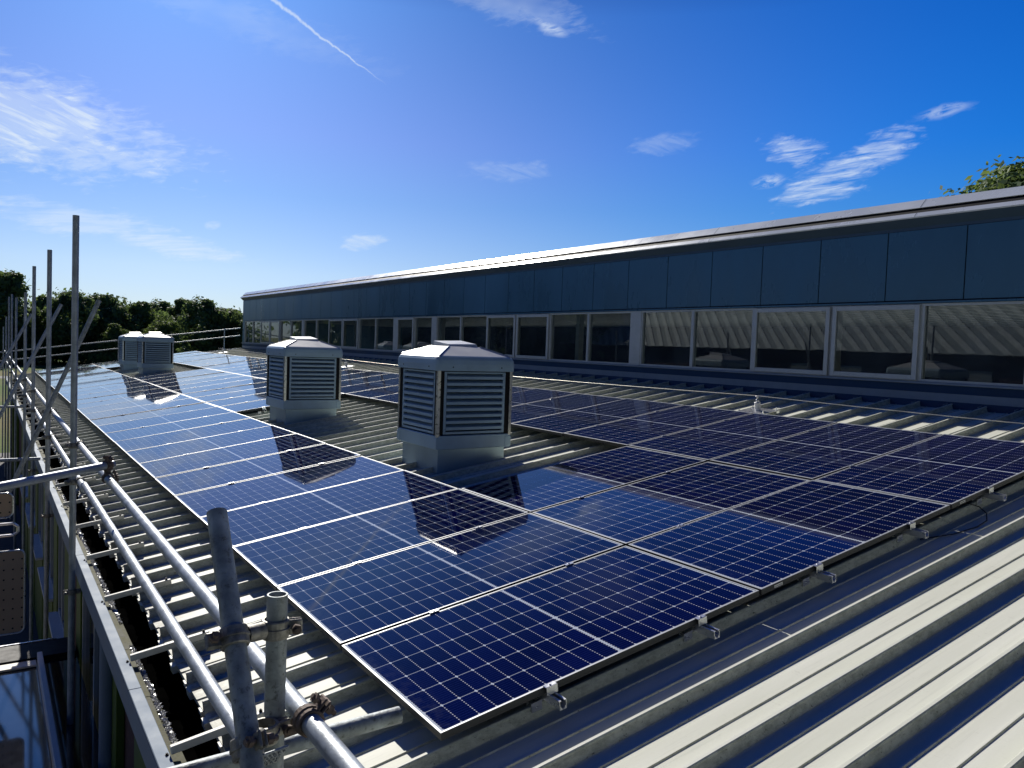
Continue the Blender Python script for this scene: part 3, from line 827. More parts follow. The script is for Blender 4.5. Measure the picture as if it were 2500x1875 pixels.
# standing poles along the eave
poles = [(4.20, 2.575, 'tallest looking scaffold pole, nearest of the standing poles beside the gutter'), (7.27, 2.56, 'second standing scaffold pole beside the gutter, left of the tallest one'), (10.65, 2.60, 'third standing scaffold pole along the gutter'),
         (13.65, 2.33, 'fourth standing scaffold pole along the gutter, its top against the trees'), (18.8, 2.40, 'fifth standing scaffold pole along the gutter'), (22.6, 2.62, 'sixth standing scaffold pole along the gutter, thin against the trees'),
         (26.0, 2.66, 'seventh standing scaffold pole along the gutter, at the left'), (30.0, 2.1, 'eighth standing scaffold pole along the gutter, far away at the left'), (35.35, 1.75, 'ninth standing scaffold pole, at the far corner of the roof')]
ZR1, ZR2 = .762, .470
for i, (y, zt, lab) in enumerate(poles):
    o = tubeobj('scaffold_pole', (-1.055, y, GZ), (-1.055 + .012, y, zt), lab, 'scaffold pole', 'standing scaffold poles beside the gutter', hollow=i < 4, n_=24 if i < 4 else 12)
    inv = o.rotation_euler.to_matrix().to_4x4(); inv.translation = o.location; inv = inv.inverted()
    for z in (ZR1, ZR2, -.42):
        if z == -.42 and i > 2: continue
        x2 = -1.0
        q = coupler((-1.045, y, z), (0, 0, 1), (-.998, y - .005, z + .002), (0, 1, 0), parent=o, ear1=(-1, -.4, 0), ear2=(.6, 0, -.8)) if z > 0 else MB()
        if z < 0:
            band(q, (-1.047, y, z), (0, 0, 1), ear=(1, 0, 0)); band(q, (-1.047, y, z), (0, 0, 1), ear=(-1, .2, 0)); bolt(q, (-1.0, y, z), (0, 1, 0)); bolt(q, (-1.095, y, z), (0, 1, 0))
        c_ = q.build('coupler', M_coupler); c_.parent = o; c_.matrix_parent_inverse = inv
# guard rails
def seg(name, x, z0, z1, y0, y1, lab, m=M_steel): return tubeobj(name, (x, y0, z0), (x, y1, z1), lab, 'guard rail', 'scaffold guard rails along the gutter', m=m)
seg('guard_rail', -.998, .788, ZR1 + .003, -2.6, 2.40, 'upper scaffold guard rail tube, near length running out at the bottom of the picture')
seg('guard_rail', -.998, ZR1 + .002, .742, 2.405, 8.6, 'upper scaffold guard rail tube, middle length passing the tallest pole')
seg('guard_rail', -.998, .742, .76, 8.605, 35.4, 'upper scaffold guard rail tube, long far length')
seg('guard_rail', -1.000, .500, .498, -.76, 3.86, 'lower scaffold guard rail tube, near length ending behind the leaning pole')
seg('guard_rail', -1.000, .472, .445, 3.865, 9.9, 'lower scaffold guard rail tube, middle length passing the tallest pole')
seg('guard_rail', -1.000, .445, .45, 9.905, 35.4, 'lower scaffold guard rail tube, long far length')
# joint sleeves on the lower rail
q = MB(); q.tube((-1.0, 3.80, .473), (-1.0, 3.92, .473), RT + .003, 20); tag(q.build('tube_sleeve', M_steel), 'short joint sleeve on the lower guard rail beside the tallest pole', 'tube sleeve')
# raking braces square to the eave
for y, t_, b_, lab in ((7.22, (-.56, 2.03), (-1.75, -.95), 'sloping scaffold brace whose top pokes out right of the tallest pole'), (10.6, (-.70, 2.06), (-1.9, -.55), 'sloping scaffold brace just left of the second standing pole'), (13.6, (-.95, 1.95), (-1.9, 0.0), 'sloping scaffold brace farthest away at the left')):
    tubeobj('scaffold_brace', (b_[0], y - .055, b_[1]), (t_[0], y - .055, t_[1]), lab, 'scaffold brace', 'sloping scaffold braces', m=M_steel_old if y < 8 else M_steel)
# transom over the upper rail
tubeobj('scaffold_tube', (-2.6, 1.206, .80), (-.965, 2.545, .846), 'horizontal scaffold tube entering from the left edge and clamped to the upper guard rail')
coupler((-1.000, 2.516, .845), (.77, .63, 0), (-.998, 2.50, .768), (0, 1, 0), 'dark double coupler joining the horizontal tube to the upper guard rail', ear1=(.2, 0, 1), ear2=(1, 0, .3), m=M_rust)
# near cluster
tubeobj('scaffold_pole', (-1.166, -1.36, .66), (-1.153, -.885, 1.236), 'leaning weathered scaffold pole in the foreground with a worn scratched surface', 'scaffold pole', 'foreground scaffold poles', m=M_steel_old)
tubeobj('scaffold_pole', (-1.072, -1.055, GZ), (-1.052, -1.055, 1.065), 'short open ended scaffold pole in the foreground beside the leaning one', 'scaffold pole', 'foreground scaffold poles', m=M_steel_old)
tubeobj('scaffold_tube', (-2.2, -.775, .52), (-.612, -.83, .575), 'short horizontal scaffold tube under the near guard rail, its end by the panel corner', m=M_steel_old)
coupler((-.998, -1.135, .781), (0, 1, 0), (-1.0, -.86, .625), (1, 0, 0), 'large open coupler ring wrapped round the near guard rail', ear1=(.75, 0, .75), ear2=(.3, 0, -1), m=M_rust)
coupler((-1.158, -1.085, .990), (0, .636, .771), (-1.056, -1.055, .985), (0, 0, 1), 'rusty coupler tying the leaning pole to the short open pole', ear1=(-1, 0, 0), ear2=(1, -.2, 0), m=M_coupler)
coupler((-1.164, -1.225, .800), (0, .636, .771), (-1.09, -1.10, .76), (0, 0, 1), 'coupler with a stamped plate at the foot of the leaning pole', ear1=(.3, -1, 0), ear2=(1, .2, 0), m=M_coupler)
coupler((-1.03, -.83, .565), (1, 0, 0), (-1.045, -.90, .60), (0, 0, 1), 'greenish coupler holding the short horizontal tube', ear1=(0, -.4, 1), ear2=(1, 0, 0), m=M_moss)
# stamped plate with raised marks
root = empty('stamped_plate', (-1.115, -1.235, .775), (R(40), 0, R(10)))
q = MB(); q.bbox(-.030, .030, -.006, 0, -.036, .030, .002); q.build('plate', M_plate).parent = root
q = MB()
for r_ in range(4):
    x = -.024
    while x < .022:
        w_ = random.uniform(.004, .009); q.box(x, x + w_ * .35, -.0085, -.0062, .018 - r_ * .014, .024 - r_ * .014); q.box(x, x + w_ * .8, -.0083, -.0062, .0165 - r_ * .014, .0178 - r_ * .014); x += w_ + .003
q.build('raised_marks', M_plate).parent = root
tag(root, 'small stamped metal plate with raised marks at the foot of the leaning pole', 'metal plate')

# far verge guard rail
def farline(z_off, lab):
    return tubeobj('guard_rail', (-1.9, 35.3, z_off - (1.9 - .576) * .1465), (8.41, 35.3, z_off + 8.986 * .1465), lab, 'guard rail', 'guard rails across the far end of the roof', hollow=False, n_=10)
farline(.785, 'upper guard rail across the far end of the roof, rising to the right')
farline(.430, 'lower guard rail across the far end of the roof, rising to the right')
for x in (-.6, 3.2, 7.68):
    z = .785 + (x + .576) * .1465
    tubeobj('guard_post', (x, 35.33, z - 1.02 if x > 0 else -1.0), (x, 35.33, z + .06), {-.6: 'leftmost upright post of the far end guard rail', 3.2: 'middle upright post of the far end guard rail', 7.68: 'upright post of the far end guard rail nearest the window strip'}[x], 'guard post', 'posts of the far end guard rail', hollow=False, n_=10)
# outer row of scaffold and yard clutter, mostly in deep shade
for i, (x, y) in enumerate(((-1.95, 9.5), (-1.95, 14.5), (-1.95, 20.0), (-1.95, 27.0))):
    tubeobj('scaffold_pole', (x, y, GZ), (x, y, .9), '%s thin scaffold pole of the outer row at the left edge' % ORD[i], 'scaffold pole', 'outer row of scaffold poles', hollow=False, n_=12)
for y, z, lab in ((9.6, -.1, 'cross tube low between the scaffold rows at the left edge, nearest'), (14.6, .2, 'cross tube between the scaffold rows, farther away')):
    tubeobj('scaffold_tube', (-2.4, y, z), (-1.0, y, z), lab, hollow=False, n_=12)

# perforated boards
def board(x0, x1, z0, z1, y, lab):
    root = empty('perforated_board', ((x0 + x1) / 2, y, z0))
    cx = (x0 + x1) / 2; hx = (x1 - x0) / 2; H_ = z1 - z0; rad = min(.05, hx * .4)
    out = []
    for sx, sz, a0 in ((1, 1, 0), (-1, 1, 90), (-1, -1, 180), (1, -1, 270)):
        for i in range(6):
            a = R(a0 + 18 * i); out.append((sx * (hx - rad) + rad * math.cos(a), H_ / 2 + sz * (H_ / 2 - rad) + rad * math.sin(a)))
    q = MB(); n_ = len(out)
    q.poly([(x, 0, z) for x, z in out] + [(x, .015, z) for x, z in out], [list(range(n_)), list(range(n_, 2 * n_))] + [(i, (i + 1) % n_, n_ + (i + 1) % n_, n_ + i) for i in range(n_)])
    q.build('board', M_tan).parent = root
    q = MB()
    pts = [Vector((x, -.006, z)) for x, z in out]; pts.append(pts[0]); q.path(pts, .008, 8); q.build('edge_tube', M_alu).parent = root
    tag(root, lab, 'perforated board', 'perforated boards in the shade below the scaffold')
board(-1.85, -1.335, -1.02, -.28, 5.2, 'larger tan board with rows of holes and rounded metal edge, lower left')
board(-1.95, -1.425, .02, .235, 5.2, 'smaller tan perforated board above the larger one, left edge')
q = MB(); q.path([(-2.2, 5.3, -.06), (-1.42, 5.3, -.06), (-1.385, 5.3, -.09), (-1.385, 5.3, -.14), (-1.42, 5.3, -.165), (-2.2, 5.3, -.165)], .012, 10)
tag(q.build('bent_rail', M_alu), 'rounded metal tube loop between the two perforated boards', 'tube loop')

# glazed canopy low beside the building
can = tag(empty('glazed_canopy', (-2.2, 2, -1.5)), 'low glass canopy with black beam and pale glazing bars at the bottom left corner', 'glass canopy')
def cpart(q, name, m):
    o = q.build(name, m); o.parent = can; o.matrix_parent_inverse = Matrix.Translation((2.2, -2, 1.5)); return o
tc = lambda x, y, z: Vector((x, y, z))
for i, (xa, xb) in enumerate(((-4.6, -3.42), (-3.38, -2.32), (-2.28, -1.215), (-1.165, -.88))):
    q = MB(); q.poly([(xa, -6, -1.50), (xb, -6, -1.50), (xb, 5.68, -1.50), (xa, 5.68, -1.50)], [(0, 1, 2, 3)]); cpart(q, 'glass_pane', M_canopy)
for x in (-3.40, -2.30, -1.19):
    q = MB(); q.bbox(x - .022, x + .022, -6, 5.70, -1.53, -1.405, .004); cpart(q, 'glazing_bar', M_white if x > -2 else M_winframe)
q = MB(); q.box(-4.7, -.88, 5.72, 6.15, -1.62, -1.46); cpart(q, 'beam', M_black)
q = MB(); q.box(-4.7, -1.02, 6.152, 6.17, -1.475, -1.452); cpart(q, 'beam_edge', M_alu)
q = MB(); q.bbox(-4.7, -1.22, 5.56, 5.70, -1.495, -1.475, .004); cpart(q, 'apron_flashing', M_cream)
# metal floor grating and a bench shape under the eave in the shade
q = MB(); q.box(-.98, -.90, -1.2, 2.4, -1.9, -1.86); tag(q.build('ledge', M_kerb), 'dim metal ledge in the shade below the near gutter', 'ledge')

# gutter grit
q = MB(); rg = random.Random(11)
y = -3.0
while y < 9.0:
    dens = 2 if noise.noise(Vector((y * 1.7, 0, 3))) > -.12 else 0
    for _ in range(dens * 5):
        s_ = rg.uniform(.004, .011); x = -.868 + rg.gauss(0, .007); yy = y + rg.uniform(0, .02); z = -.292
        pts = [(x + rg.uniform(-s_, s_), yy + rg.uniform(-s_, s_), z + rg.uniform(0, s_ * 1.4)) for _ in range(5)]
        q.poly(pts, [(0, 1, 2), (0, 2, 3), (0, 3, 4), (1, 2, 4)])
    y += .012
tag(q.build('gutter_grit', M_debris, fixn=False), 'band of glistening wet grit along the outer side of the gutter', 'grit', kind='stuff')

# ================================================================== GROUND
q = MB(); n_ = 64
rings = [0.01, 30, 80, 160, 320, 700, 1800]
q.grid([[Vector((r_ * math.cos(2 * PI * i / n_), r_ * math.sin(2 * PI * i / n_), GZ - .004 + (0 if r_ < 200 else (r_ - 200) * .004))) for i in range(n_)] for r_ in rings], close=True)
tag(q.build('ground', M_grass), kind='structure')
q = MB(); q.box(-9, 18, -12, 36.5, GZ - .3, GZ + .004); tag(q.build('yard_paving', M_paving), kind='structure')
q = MB(); q.poly([(-30, 92, GZ + .004), (60, 104, GZ + .004), (60, 109, GZ + .004), (-30, 97, GZ + .004)], [(0, 1, 2, 3)]); tag(q.build('path', M_paving), kind='structure')

# ================================================================== TREES
def crown_mesh(seed, h, rx, nleaf, leaf, base=.18, lobes=16):
    rg = random.Random(seed)
    q = MB()
    L_ = []
    for i in range(lobes):
        t_ = base + (1 - base) * (i + .5) / lobes * rg.uniform(.9, 1.06)
        t_ = min(t_, .97)
        env = math.sin(PI * min(1, max(0.02, (t_ - base) / (1 - base) * .80 + .16))) ** .7
        a = rg.uniform(0, 2 * PI); d = rx * env * rg.uniform(.20, .85)
        rad = rx * rg.uniform(.20, .44) * (0.65 + .5 * env)
        L_.append((Vector((d * math.cos(a), d * math.sin(a), min(h - rad * .75, t_ * h))), rad))
    per = nleaf // lobes
    for c, rad in L_:
        for _ in range(per):
            u_, v_ = rg.uniform(-1, 1), rg.uniform(0, 2 * PI); s_ = math.sqrt(1 - u_ * u_)
            d = Vector((s_ * math.cos(v_), s_ * math.sin(v_), u_))
            nn = noise.noise(d * 2.1 + c * .7) * .55 + noise.noise(d * 5.3 + c) * .40 + noise.noise(d * 11 + c) * .15
            rr_ = rad * (1 + nn) * (rg.uniform(.35, 1.0) ** .33)
            p = c + Vector((d.x * rr_, d.y * rr_, d.z * rr_ * .82))
            if p.z < base * h * .6: continue
            s2 = leaf * rg.uniform(.6, 1.35)
            nrm = (d + Vector((rg.uniform(-.8, .8), rg.uniform(-.8, .8), rg.uniform(-.4, 1.0)))).normalized()
            a = nrm.orthogonal().normalized(); b = nrm.cross(a)
            ang = rg.uniform(0, PI); a, b = a * math.cos(ang) + b * math.sin(ang), b * math.cos(ang) - a * math.sin(ang)
            q.poly([p - a * s2, p - b * s2 * .55, p + a * s2, p + b * s2 * .55], [(0, 1, 2, 3)])
    return q
def trunk_mesh(seed, h, r0):
    rg = random.Random(seed); q = MB()
    p = Vector((0, 0, 0)); r_ = r0
    pts = [(p.copy(), r_)]
    for i in range(5):
        p = p + Vector((rg.uniform(-.25, .25), rg.uniform(-.25, .25), h * .13)); r_ *= .82; pts.append((p.copy(), r_))
    for (a, ra), (b, rb) in zip(pts[:-1], pts[1:]): q.tube(a, b, ra, 10, r1=rb, cap=False)
    for i in range(9):
        s_ = pts[rg.randint(2, 5)]; a = rg.uniform(0, 2 * PI)
        e1 = s_[0] + Vector((math.cos(a) * h * .14, math.sin(a) * h * .14, h * .13)); e2 = e1 + Vector((math.cos(a + .4) * h * .10, math.sin(a + .4) * h * .10, h * .16))
        q.tube(s_[0], e1, s_[1] * .55, 7, r1=s_[1] * .35, cap=False); q.tube(e1, e2, s_[1] * .35, 6, r1=s_[1] * .1, cap=False)
    return q
protos = []
for k, (sd, h, rx, lf, mm) in enumerate(((1, 15, 5.8, .36, M_leafA), (2, 13, 6.4, .36, M_leafA), (3, 14, 5.0, .33, M_leafB), (4, 11, 5.6, .33, M_leafB), (5, 16, 5.2, .36, M_leafA))):
    root = empty('tree')
    crown_mesh(sd, h, rx, 11500, lf, base=.12, lobes=34).build('crown', mm, root, fixn=False)
    trunk_mesh(sd, h, .34).build('trunk', M_bark, root)
    protos.append([root, h, False])
C0 = Vector((-1.62477, -2.86295, 0))
def place_tree(k, az, dist, topel, label, group='trees beyond the field', rs=None, base=GZ, cat='tree'):
    """azimuth and elevation as seen from the roof corner; scales the tree so that its top reaches that elevation"""
    pr = protos[k]
    o = pr[0] if not pr[2] else copy_tree(pr[0])
    pr[2] = True
    a = R(az); x = C0.x + dist * math.sin(a); y = C0.y + dist * math.cos(a)
    top = 1.6676 + dist * math.tan(R(topel)) - base
    s_ = top / pr[1]
    w_ = s_ if rs is None else rs
    o.location = (x, y, base); o.scale = (w_, w_, s_); o.rotation_euler = (0, 0, random.uniform(0, 6.28))
    tag(o, label, cat, group)
    return o
TR = [
 (0, -4.0, 140, 3.5, 'tall dark tree at the left edge, cut by the picture'), (1, -1.2, 146, 3.8, 'broad dark tree behind the leftmost scaffold poles'), (4, 1.2, 138, 3.7, 'tall dark tree between the far standing poles'),
 (2, 3.0, 150, 2.35, 'lower olive tree seen between the second and third standing poles'), (0, 4.6, 142, 2.75, 'dark tree directly left of the tallest pole'), (1, 6.3, 150, 2.6, 'feathery topped tree just right of the tallest pole'),
 (3, 7.7, 160, 1.75, 'small olive tree in the dip right of the sloping brace'), (2, 8.6, 152, 2.3, 'slim olive tree above the left far ventilator'), (0, 9.7, 165, 2.45, 'pale distant tree whose round top stands above its neighbours'),
 (4, 10.9, 150, 2.6, 'second round topped tree right of the pale one'), (0, 12.3, 128, 2.75, 'big dark tree with rounded top above the right far ventilator'), (1, 13.9, 132, 2.1, 'dark tree sloping down behind the far guard rail'),
 (0, 15.4, 128, 1.9, 'dark broad tree near the far corner of the window strip'), (2, 16.9, 150, .95, 'small tree hard against the far corner of the window strip'), (3, 18.6, 160, 1.0, 'tree mostly hidden behind the window strip'),
 (3, 10.0, 140, 1.1, 'low olive tree in front of the dark ones, above the ventilators'), (2, 6.9, 138, .8, 'light olive bushy tree low between the brace and the ventilator'), (3, 13.0, 136, .7, 'bushy low tree behind the far guard rail'), (1, 2.0, 142, 1.6, 'low dark tree filling the gap behind the far standing poles')]
for k, az, d, el, lab in TR: place_tree(k, az, d, el - .22, lab)
root = empty('tree')
crown_mesh(9, 11.5, 4.8, 60000, .14, base=.3, lobes=60).build('crown', M_leafB, root, fixn=False)
trunk_mesh(9, 11.5, .3).build('trunk', M_bark, root)
protos.append([root, 11.5, False])
place_tree(5, 67.9, 40, 12.1, 'leafy tree top showing over the right end of the building', group=None, rs=1.15)
# trees out to the left, mirrored in the windows
for i in range(22):
    az = -84 + i * 3.6
    place_tree(i % 5, az + random.uniform(-1, 1), random.uniform(62, 80), random.uniform(5, 7.5), 'tree standing to the left of the building, outside the picture', group='trees left of the building')
nb = tag(empty('brick_building', (-38, 8, GZ)), 'long dark brick building standing to the left, mirrored in the windows', 'building')
def npart(q, name, m):
    o = q.build(name, m); o.parent = nb; o.matrix_parent_inverse = Matrix.Translation((38, -8, -GZ)); return o
q = MB(); q.box(-44, -32, -25, 66, GZ, 2.2); npart(q, 'wall', M_brick)
q = MB(); q.poly([(-31.6, -25.4, 2.2), (-31.6, 66.4, 2.2), (-38.5, 66.4, 8.4), (-38.5, -25.4, 8.4), (-45.4, -25.4, 2.2), (-45.4, 66.4, 2.2)], [(0, 1, 2, 3), (3, 2, 5, 4)]); npart(q, 'roof', M_gutterdark)
q = MB()
for k in range(98):
    y = -38 + k * 1.05
    q.poly([(-31.56, y, 2.24), (-31.56, y + .50, 2.24), (-38.46, y + 10.0, 8.44), (-38.46, y + 9.5, 8.44)], [(0, 1, 2, 3)])
    q.poly([(-31.56, y, 2.24), (-31.6, y, 2.1), (-38.5, y + 9.5, 8.3), (-38.46, y + 9.5, 8.44)], [(0, 1, 2, 3)])
npart(q, 'roof_ribs', M_rib)  # unseen ribs, slanted to shape the stripes reflected in the windows
for k in range(14):
    y = -22 + k * 4.2; q = MB(); q.bbox(-32, -31.93, y, y + 1.5, -.4, 1.2, .01); npart(q, 'window', M_winframe)
# low hedge and scrub masses
def scrub(pts, hgt, wid, nleaf, m, label, name='hedge', leaf=.3):
    rg = random.Random(len(label)); q = MB()
    for _ in range(nleaf):
        t_ = rg.random() * (len(pts) - 1); i = int(t_); f = t_ - i
        a, b = pts[i], pts[i + 1]; x = a[0] + (b[0] - a[0]) * f; y = a[1] + (b[1] - a[1]) * f
        hh = hgt * (.55 + .45 * (noise.noise(Vector((x * .16, y * .16, 1))) + .6)) * (.8 + .5 * noise.noise(Vector((x * .6, y * .6, 7))))
        x += rg.gauss(0, wid * .4); y += rg.gauss(0, wid * .4)
        p = Vector((x, y, GZ + max(0, hh) * rg.random() ** .6))
        nrm = Vector((rg.uniform(-1, 1), rg.uniform(-1, 1), rg.uniform(-.2, 1))).normalized(); a_ = nrm.orthogonal().normalized(); b_ = nrm.cross(a_); s_ = leaf * rg.uniform(.6, 1.4)
        q.poly([p - a_ * s_, p - b_ * s_ * .6, p + a_ * s_, p + b_ * s_ * .6], [(0, 1, 2, 3)])
    return tag(q.build(name, m, fixn=False), label, 'undergrowth', kind='stuff')
def pz(az, d): return (C0.x + d * math.sin(R(az)), C0.y + d * math.cos(R(az)))
scrub([pz(a, 150) for a in (-8, 0, 5, 10, 15, 21)], 7.5, 5, 26000, M_leafA, 'dark undergrowth closing the gaps under the far trees', 'woodland_edge', .42)
scrub([pz(a, 156) for a in (-8, -2, 4, 9, 14, 17, 21)], 10.5, 5, 42000, M_leafA, 'dark wood standing behind the front row of trees', 'woodland', .30)
scrub([pz(a, 70) for a in (-86, -70, -55, -40, -25, -8)], 7.0, 4, 16000, M_leafA, 'dense undergrowth left of the building, outside the picture', 'thicket', .4)
scrub([pz(a, 136) for a in (6.2, 8, 10, 12, 14, 17)], 3.2, 3, 9000, M_leafB, 'rough bushes and tall weeds along the far side of the field', 'scrub', .22)
scrub([pz(a, 138) for a in (-3, -1, 1, 3)], 3.0, 2, 4000, M_leafA, 'low hedge across the field at the left', 'hedge', .25)
q = MB()
for k in range(5):
    x, y = pz(4.7 + k * 2.2, 112); q = MB(); q.tube((x, y, GZ), (x, y, GZ + 1.5), .07, 8); q.bbox(x - .07, x + .07, y - .07, y + .07, GZ + 1.5, GZ + 1.6, .02)
    tag(q.build('fence_post', M_bark), '%s from the left of the dark wooden posts standing in the field' % ORD[k], 'fence post', 'posts standing in the field')

# ================================================================== SKY / LIGHT
SUN_AZ, SUN_EL = 10.5, 31.5
world = bpy.data.worlds.new('World'); sc.world = world; world.use_nodes = True
t = NT(world.node_tree)
for n_ in list(t.n): t.n.remove(n_)
out = t.new('ShaderNodeOutputWorld'); bg = t.new('ShaderNodeBackground'); t.l.new(bg.outputs[0], out.inputs[0])
sky = t.new('ShaderNodeTexSky', sky_type='NISHITA', sun_disc=False, sun_elevation=R(SUN_EL), sun_rotation=R(SUN_AZ))
sky.air_density = 1.0; sky.dust_density = 0.6; sky.ozone_density = 2.5; sky.altitude = 50
dirv = coords(t, 'Generated')
nm = t.new('ShaderNodeVectorMath', operation='NORMALIZE'); t.l.new(dirv, nm.inputs[0]); d = t.xyz(nm.outputs[0])
az = t.mul(t.m('ARCTAN2', d[0], d[1]), 180 / PI)
el = t.mul(t.m('ARCSINE', d[2]), 180 / PI)
def ramp(v, stops):
    nd = t.new('ShaderNodeValToRGB'); t.put(nd.inputs[0], v)
    cr = nd.color_ramp
    while len(cr.elements) < len(stops): cr.elements.new(.5)
    for e, (p, c) in zip(cr.elements, stops): e.position = p; e.color = (*c, 1)
    return nd.outputs[0]
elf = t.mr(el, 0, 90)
# sky tint: pale horizon, dimmed above the view to cut fill, deep blue overhead
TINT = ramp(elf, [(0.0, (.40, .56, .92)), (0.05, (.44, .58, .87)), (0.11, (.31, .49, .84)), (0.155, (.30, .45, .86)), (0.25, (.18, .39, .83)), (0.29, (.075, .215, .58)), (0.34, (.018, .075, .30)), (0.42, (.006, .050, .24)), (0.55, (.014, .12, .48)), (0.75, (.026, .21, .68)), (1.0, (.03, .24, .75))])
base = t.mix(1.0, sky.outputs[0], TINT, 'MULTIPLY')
# deeper blue towards the right, away from the sun
right = t.mul(t.mr(az, 26, 70, 0, 1, True), t.mr(el, 0, 14, 0.2, 1))
right = t.mul(right, t.m('LESS_THAN', az, 110))
base = t.mix(right, base, t.mix(1.0, base, (.16, 1.05, 1.36), 'MULTIPLY'))
back = t.mr(t.m('ABSOLUTE', t.sub(az, SUN_AZ)), 75, 115, 0, .62, True)  # sky away from the sun dimmed to cut fill in the shade
base = t.mix(back, base, (0, 0, 0))

# --- wispy clouds
def field(ang, sx, sy, seed, det=6, rough=.62, dist=.5):
    c2, s2 = math.cos(R(ang)), math.sin(R(ang))
    return t.noise(t.comb(t.mul(t.add(t.mul(az, c2), t.mul(el, s2)), sx), t.mul(t.sub(t.mul(el, c2), t.mul(az, s2)), sy), seed), 1.0, det, rough, dist)
FA = field(-16, .30, 2.1, 3.1, 7)
FB = field(6, .30, 3.0, 7.7, 7)
FC = field(10, .85, 2.6, 1.2, 5)
WB = field(0, .35, .7, 5.0, 2, .5, 0)
WBs = t.add(t.mul(t.sub(WB, .5), 1.2), t.mul(t.sub(FC, .5), 1.3))
def cloud(az0, el0, ra, re, rot, amt, F, thr=.42, soft=.28):
    c_, s_ = math.cos(R(rot)), math.sin(R(rot))
    x = t.sub(az, az0); y = t.sub(el, el0)
    xn = t.add(t.mul(x, c_ / ra), t.mul(y, s_ / ra)); yn = t.sub(t.mul(y, c_ / re), t.mul(x, s_ / re))
    rr_ = t.m('SQRT', t.add(t.mul(xn, xn), t.mul(yn, yn)))
    mask = t.mr(t.add(rr_, WBs), 1.0, .35, 0, 1, True)
    return t.mul(mask, t.mr(F, thr, thr + soft, 0, amt))
cl = []
cl.append(cloud(1.2, 12.7, 9.8, 3.0, -7, 1.0, FA, .30, .34))
cl.append(cloud(2.0, 12.6, 10.6, 3.3, -7, .50, WB, .05, .4))
cl.append(cloud(4.5, 7.0, 7.5, 1.1, -4, .48, FB, .30, .3))
cl.append(cloud(10.5, 5.9, 5.4, .95, -6, .55, FB, .30, .3))
cl.append(cloud(23.0, 7.1, 1.7, .65, 8, .55, FA, .28))
cl.append(cloud(12.8, 7.45, .6, .35, 10, .5, FC, .33))
cl.append(cloud(55.7, 12.0, 4.4, 1.3, 22, .9, FB, .32, .32))
cl.append(cloud(58.3, 13.4, 2.8, 1.2, 18, .7, FB, .32, .32))
cl.append(cloud(53.0, 13.9, 2.2, 1.15, -8, .8, FB, .32, .32))
cl.append(cloud(54.5, 11.0, 3.6, .65, 5, .7, FB, .32, .32))
cl.append(cloud(51.4, 11.9, 1.3, .6, 8, .8, FC, .40))
cl.append(cloud(62.0, 15.6, 2.0, .45, 8, .60, FC, .34))
cl.append(cloud(35.6, 21.9, 2.0, .62, -22, .80, FC, .32, .28))
cl.append(cloud(32.0, 23.6, 8.0, 1.6, -14, .30, WB, .1, .5))
cl.append(cloud(33.2, 12.5, 3.2, 1.0, 2, .22, FA, .30))
cl.append(cloud(44.3, 14.4, 3.2, .8, 8, .22, FA, .30))
cl.append(cloud(13, 21.0, 13, 1.7, -12, .16, WB, .25, .4))
cl.append(cloud(35.5, 27.5, 4.5, 2.6, 14, .11, WB, .05, .4))
tot = cl[0]
for c in cl[1:]: tot = t.m('MAXIMUM', tot, c)
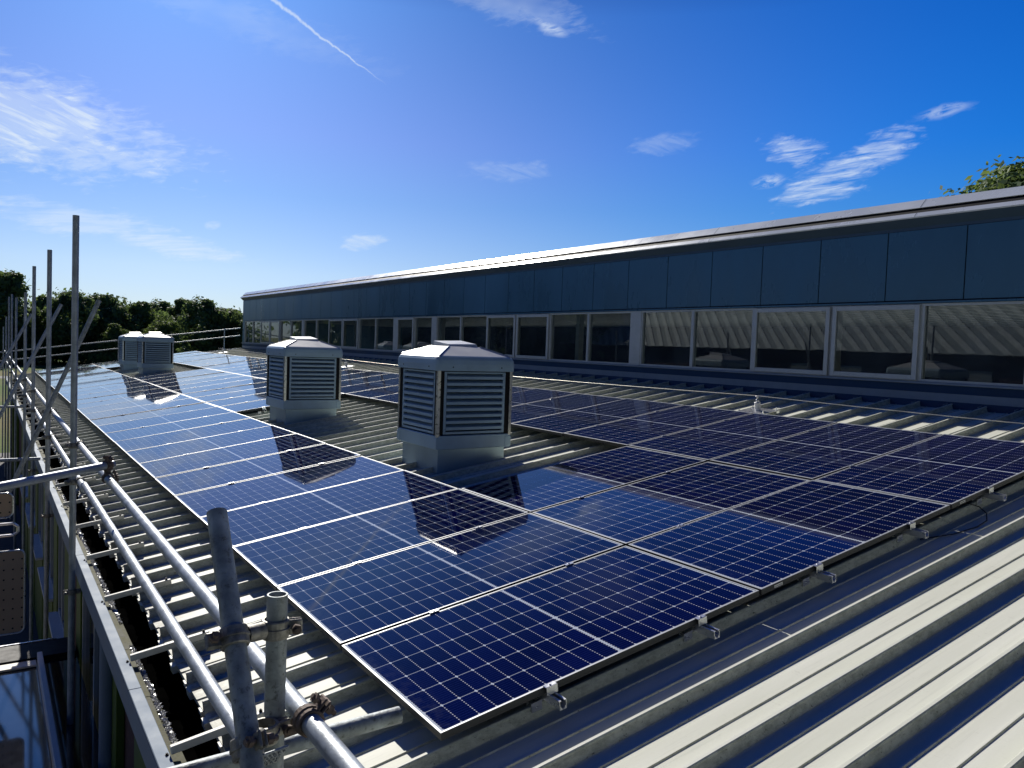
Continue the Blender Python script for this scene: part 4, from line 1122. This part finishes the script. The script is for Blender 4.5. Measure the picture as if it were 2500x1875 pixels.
# contrail
x = t.sub(az, 16.47); y = t.sub(el, 21.97); L_ = math.hypot(24.01 - 16.47, 17.85 - 21.97); ux, uy = (24.01 - 16.47) / L_, (17.85 - 21.97) / L_
s1 = t.add(t.mul(x, ux), t.mul(y, uy)); s2 = t.sub(t.mul(y, ux), t.mul(x, uy))
wv = t.mul(t.sub(t.noise(t.comb(s1, 0, 2.0), .9, 5, .6), .5), .55)
s2w = t.m('ABSOLUTE', t.add(s2, wv))
wid = t.mr(s1, -2, 8.6, .23, .045)
trail = t.mul(t.mr(t.m('DIVIDE', s2w, wid), 1.0, .1, 0, 1, True), t.mul(t.mr(s1, 9.0, 6.0, 0, .75), t.mr(t.noise(t.comb(s1, s2, 0), 3.0, 6, .7), .3, .5, .35, 1)))
trail = t.mul(trail, t.m('GREATER_THAN', s1, -14))
tot = t.m('MAXIMUM', tot, trail)
tot = t.m('MINIMUM', tot, 1.0)
CLOUDC = t.mix(t.mr(el, 4, 16), (8.0, 8.9, 9.6), (7.0, 8.1, 9.6))
fin = t.mix(t.mul(tot, .86), base, CLOUDC)
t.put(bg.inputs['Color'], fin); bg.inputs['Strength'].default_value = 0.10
world.cycles.sampling_method = 'MANUAL'; world.cycles.sample_map_resolution = 512

sun = bpy.data.lights.new('sun', 'SUN'); sun.energy = 5.0; sun.angle = R(.53); sun.color = (1.0, .95, .86)
so = bpy.data.objects.new('sun', sun); COL.objects.link(so)
sd = Vector((math.sin(R(SUN_AZ)) * math.cos(R(SUN_EL)), math.cos(R(SUN_AZ)) * math.cos(R(SUN_EL)), math.sin(R(SUN_EL))))
so.rotation_euler = sd.to_track_quat('Z', 'Y').to_euler(); so.location = sd * 50

# ================================================================== CAMERA
cam = bpy.data.cameras.new('camera'); co = bpy.data.objects.new('camera', cam); COL.objects.link(co); sc.camera = co
co.location = (-1.62477, -2.86295, 1.66757); co.rotation_euler = (R(87.2836), R(-2.0486), R(-33.8797))
cam.sensor_fit = 'HORIZONTAL'; cam.sensor_width = 36; cam.lens = 36 * 1908.55 / 2500; cam.clip_start = .05; cam.clip_end = 5000
sc.view_settings.view_transform = 'Standard'; sc.view_settings.look = 'None'; sc.view_settings.exposure = 0; sc.view_settings.gamma = 1
sc.render.engine = 'CYCLES'
try:
    sc.cycles.use_denoising = True
    sc.cycles.max_bounces = 8; sc.cycles.diffuse_bounces = 1; sc.cycles.glossy_bounces = 4; sc.cycles.transparent_max_bounces = 8
    sc.cycles.sample_clamp_indirect = 8.0
except Exception: pass
